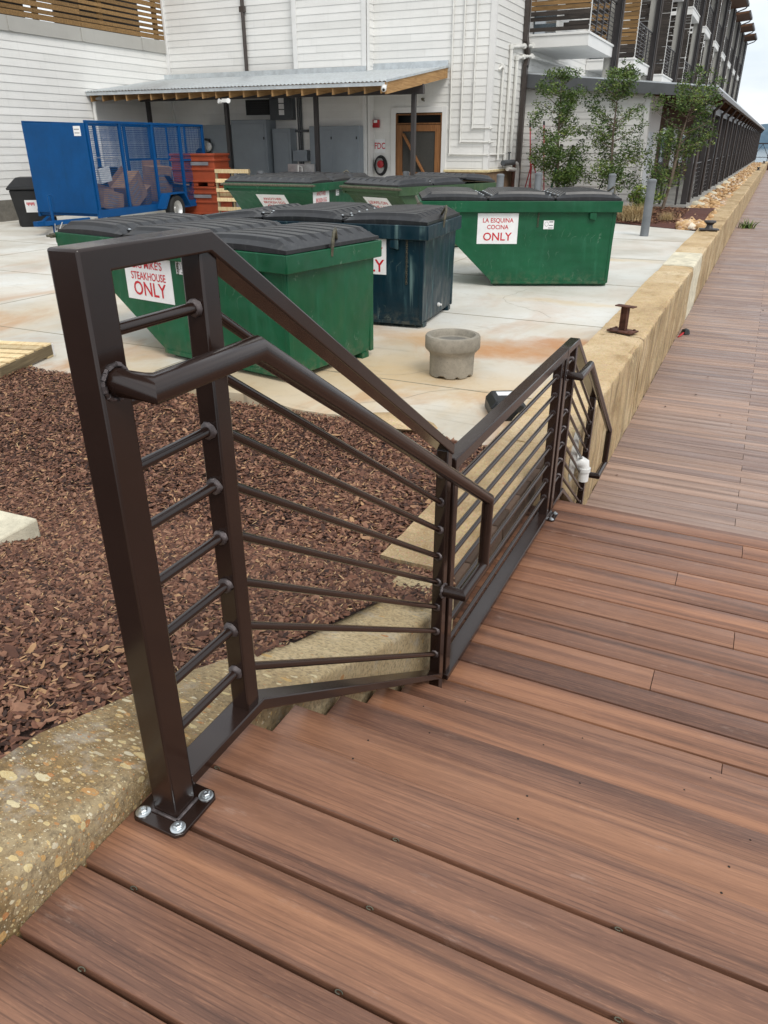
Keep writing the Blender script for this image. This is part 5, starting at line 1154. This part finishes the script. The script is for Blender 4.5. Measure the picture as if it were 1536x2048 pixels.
def shrub(label, loc, r, n, mat):
    t = thing('shrub', label, 'shrub', loc, 0, 'leafy shrubs before the porch wing'); cl = [((random.gauss(0, r * .45), random.gauss(0, r * .45), r * random.uniform(.3, 1.5)), r * .42) for _ in range(n)]
    foliage(t, cl, 330, .07, mat); g = G(); [g.tube([(0, 0, 0), (random.gauss(0, .12), random.gauss(0, .12), .5)], .012, 5) for _ in range(6)]; g.obj('stems', BARK, t)
shrub('round yellow green shrub behind the leaning bollard', (-2.98, 21.5, -.52), .42, 18, LEAFY); shrub('low yellow green shrub under the densest tree', (-4.75, 22.1, -.52), .33, 12, LEAFY)
tuft('grass_clump', 'dry straw coloured grass clump before the round shrub', (-3.02, 20.75, -.58), 900, .55, .5, STRAW, 'grass', 1.1, .004)
tuft('grass_clump', 'small dry grass clump right of the bollard foot', (-2.2, 20.9, -.56), 220, .28, .3, STRAW, 'grass', 1.2, .004)
# ------------------------------------------------------------------ bollards, ladders, bits by the wall
def bollard(label, loc, h=1.12, r=.09, first=[None]):
    if first[0] is None:
        t = thing('bollard', label, 'bollard', loc, 0, 'grey steel bollards'); g = G(); g.lathe([(r, 0), (r, h - .03)], 22); g.obj('pipe', BOLL, t); g = G(); g.lathe([(r + .006, h - .05), (r + .006, h - .012), (r * .8, h + .008), (.001, h + .015)], 22); g.obj('cap', BOLL, t); first[0] = t; return t
    return dup(first[0], loc, None, label)
bollard('nearest grey bollard, standing alone before the planting bed', (-2.29, 17.79, YARD))
for lb, x, y in (('grey bollard between the middle tree and the round shrub', -3.60, 20.55), ('grey bollard in front of the densest tree', -5.46, 20.55), ('grey bollard below the corner pipes', -6.05, 19.2), ('grey bollard right of the screen door at the ledge', -7.72, 19.1),
                 ('grey bollard before the wide two door cabinet', -9.93, 18.5), ('grey bollard left of the canopy post before the sink', -10.82, 18.5), ('dark capped bollard left of the narrow cabinet', -12.62, 18.5), ('bollard at the upright pallet', -13.45, 18.45), ('grey bollard just right of the screen door post', -8.9, 19.9)):
    bollard(lb, (x, y, YARD))
def ladder(label, loc, rot, mat, L=2.2, w_=.40):
    t = thing('ladder', label, 'ladder', loc, 0, 'ladders leaning by the downspout'); t.rotation_euler = rot
    for s in (-1, 1): g = G(); g.bx(s * w_ / 2 - .015, s * w_ / 2 + .015, -.035, .035, 0, L); g.obj('side_rail', mat, t); g = G(); g.bx(s * w_ / 2 - .025, s * w_ / 2 + .025, -.05, .05, L, L + .1); g.obj('end_cap', BLACKP, t)
    for k in range(int(L / .3)): g = G(); g.bx(-w_ / 2, w_ / 2, -.015, .015, .25 + k * .3, .275 + k * .3); g.obj('rung', ALU, t)
ladder('red fibreglass ladder leaning behind the densest tree', (-6.35, 24.0, -.45), (R(-8), R(-6), R(10)), LADRED, 2.1); ladder('green fibreglass ladder standing by the tree trunk', (-5.75, 23.6, -.45), (R(-10), R(4), R(-20)), LADGRN, 1.5)
t = thing('folded_chair', 'folded pinkish metal frame leaning at the downspout foot', 'frame', (-6.62, 23.7, -.45)); g = G(); g.tube([(-.15, 0, 0), (.05, .1, 1.05), (.12, .1, 1.05), (.5, 0, 0)], .018, 8); g.tube([(.05, -.05, 0), (.08, .05, 1.0)], .018, 8); g.obj('frame', LADRED, t)
t = thing('yellow_bucket', 'yellow plastic mop bucket behind the dumpster lids', 'bucket', (-4.45, 22.4, -.5)); g = G(); frustum(g, 0, .16, .12, .38, .22, .18); g.obj('tub', YELLOW, t, bevel=.02); g = G(); frustum(g, .38, .12, .1, .52, .14, .12); g.obj('wringer', YELLOW, t, bevel=.01); g = G(); g.tube([(.15, 0, .4), (.3, 0, .75)], .015, 8); g.obj('handle', BLACKP, t)
t = thing('plastic_cooler', 'tall grey drum standing behind the screen door post', 'drum', (-9.1, 20.6, YARD)); g = G(); g.lathe([(.001, 0), (.27, 0), (.29, .3), (.29, .95), (.25, 1.0), (.001, 1.0)], 22); g.obj('drum', paint('pale_grey_drum', lin(150, 156, 160), .5), t); g = G(); g.lathe([(.30, .62), (.305, .64), (.30, .66)], 22); g.obj('hoop', BOLL, t)
# ------------------------------------------------------------------ end of the boardwalk
t = thing('end_railing', 'dark truss railing closing the far end of the boardwalk', 'railing', (-1, 97.3, LOW)); g = G(); g.bx(-1.5, 7, -.05, .05, 2.5, 2.62); g.bx(-1.5, 7, -.05, .05, 1.2, 1.26); [g.bx(x - .04, x + .04, -.05, .05, .0, 2.5) for x in (-1.4, 0, 1.4, 2.8, 4.2, 5.6, 7)]; g.obj('frame', IRON, t)
g = G(); [g.beam((x, 0, 1.3), (x + .7, 0, 2.5), .05, .05) for x in (-1.4, 0, 1.4, 2.8, 4.2)]; [g.beam((x + 1.4, 0, 1.3), (x + .7, 0, 2.5), .05, .05) for x in (-1.4, 0, 1.4, 2.8, 4.2)]; g.obj('brace', IRON, t)
g = G(); g.bx(-4, 8, 96.6, 97.1, -1.6, -.75); o = g.obj('end_wall', RUST, None); tag(o, 'low rusty brown wall across the far end of the boardwalk', 'wall')
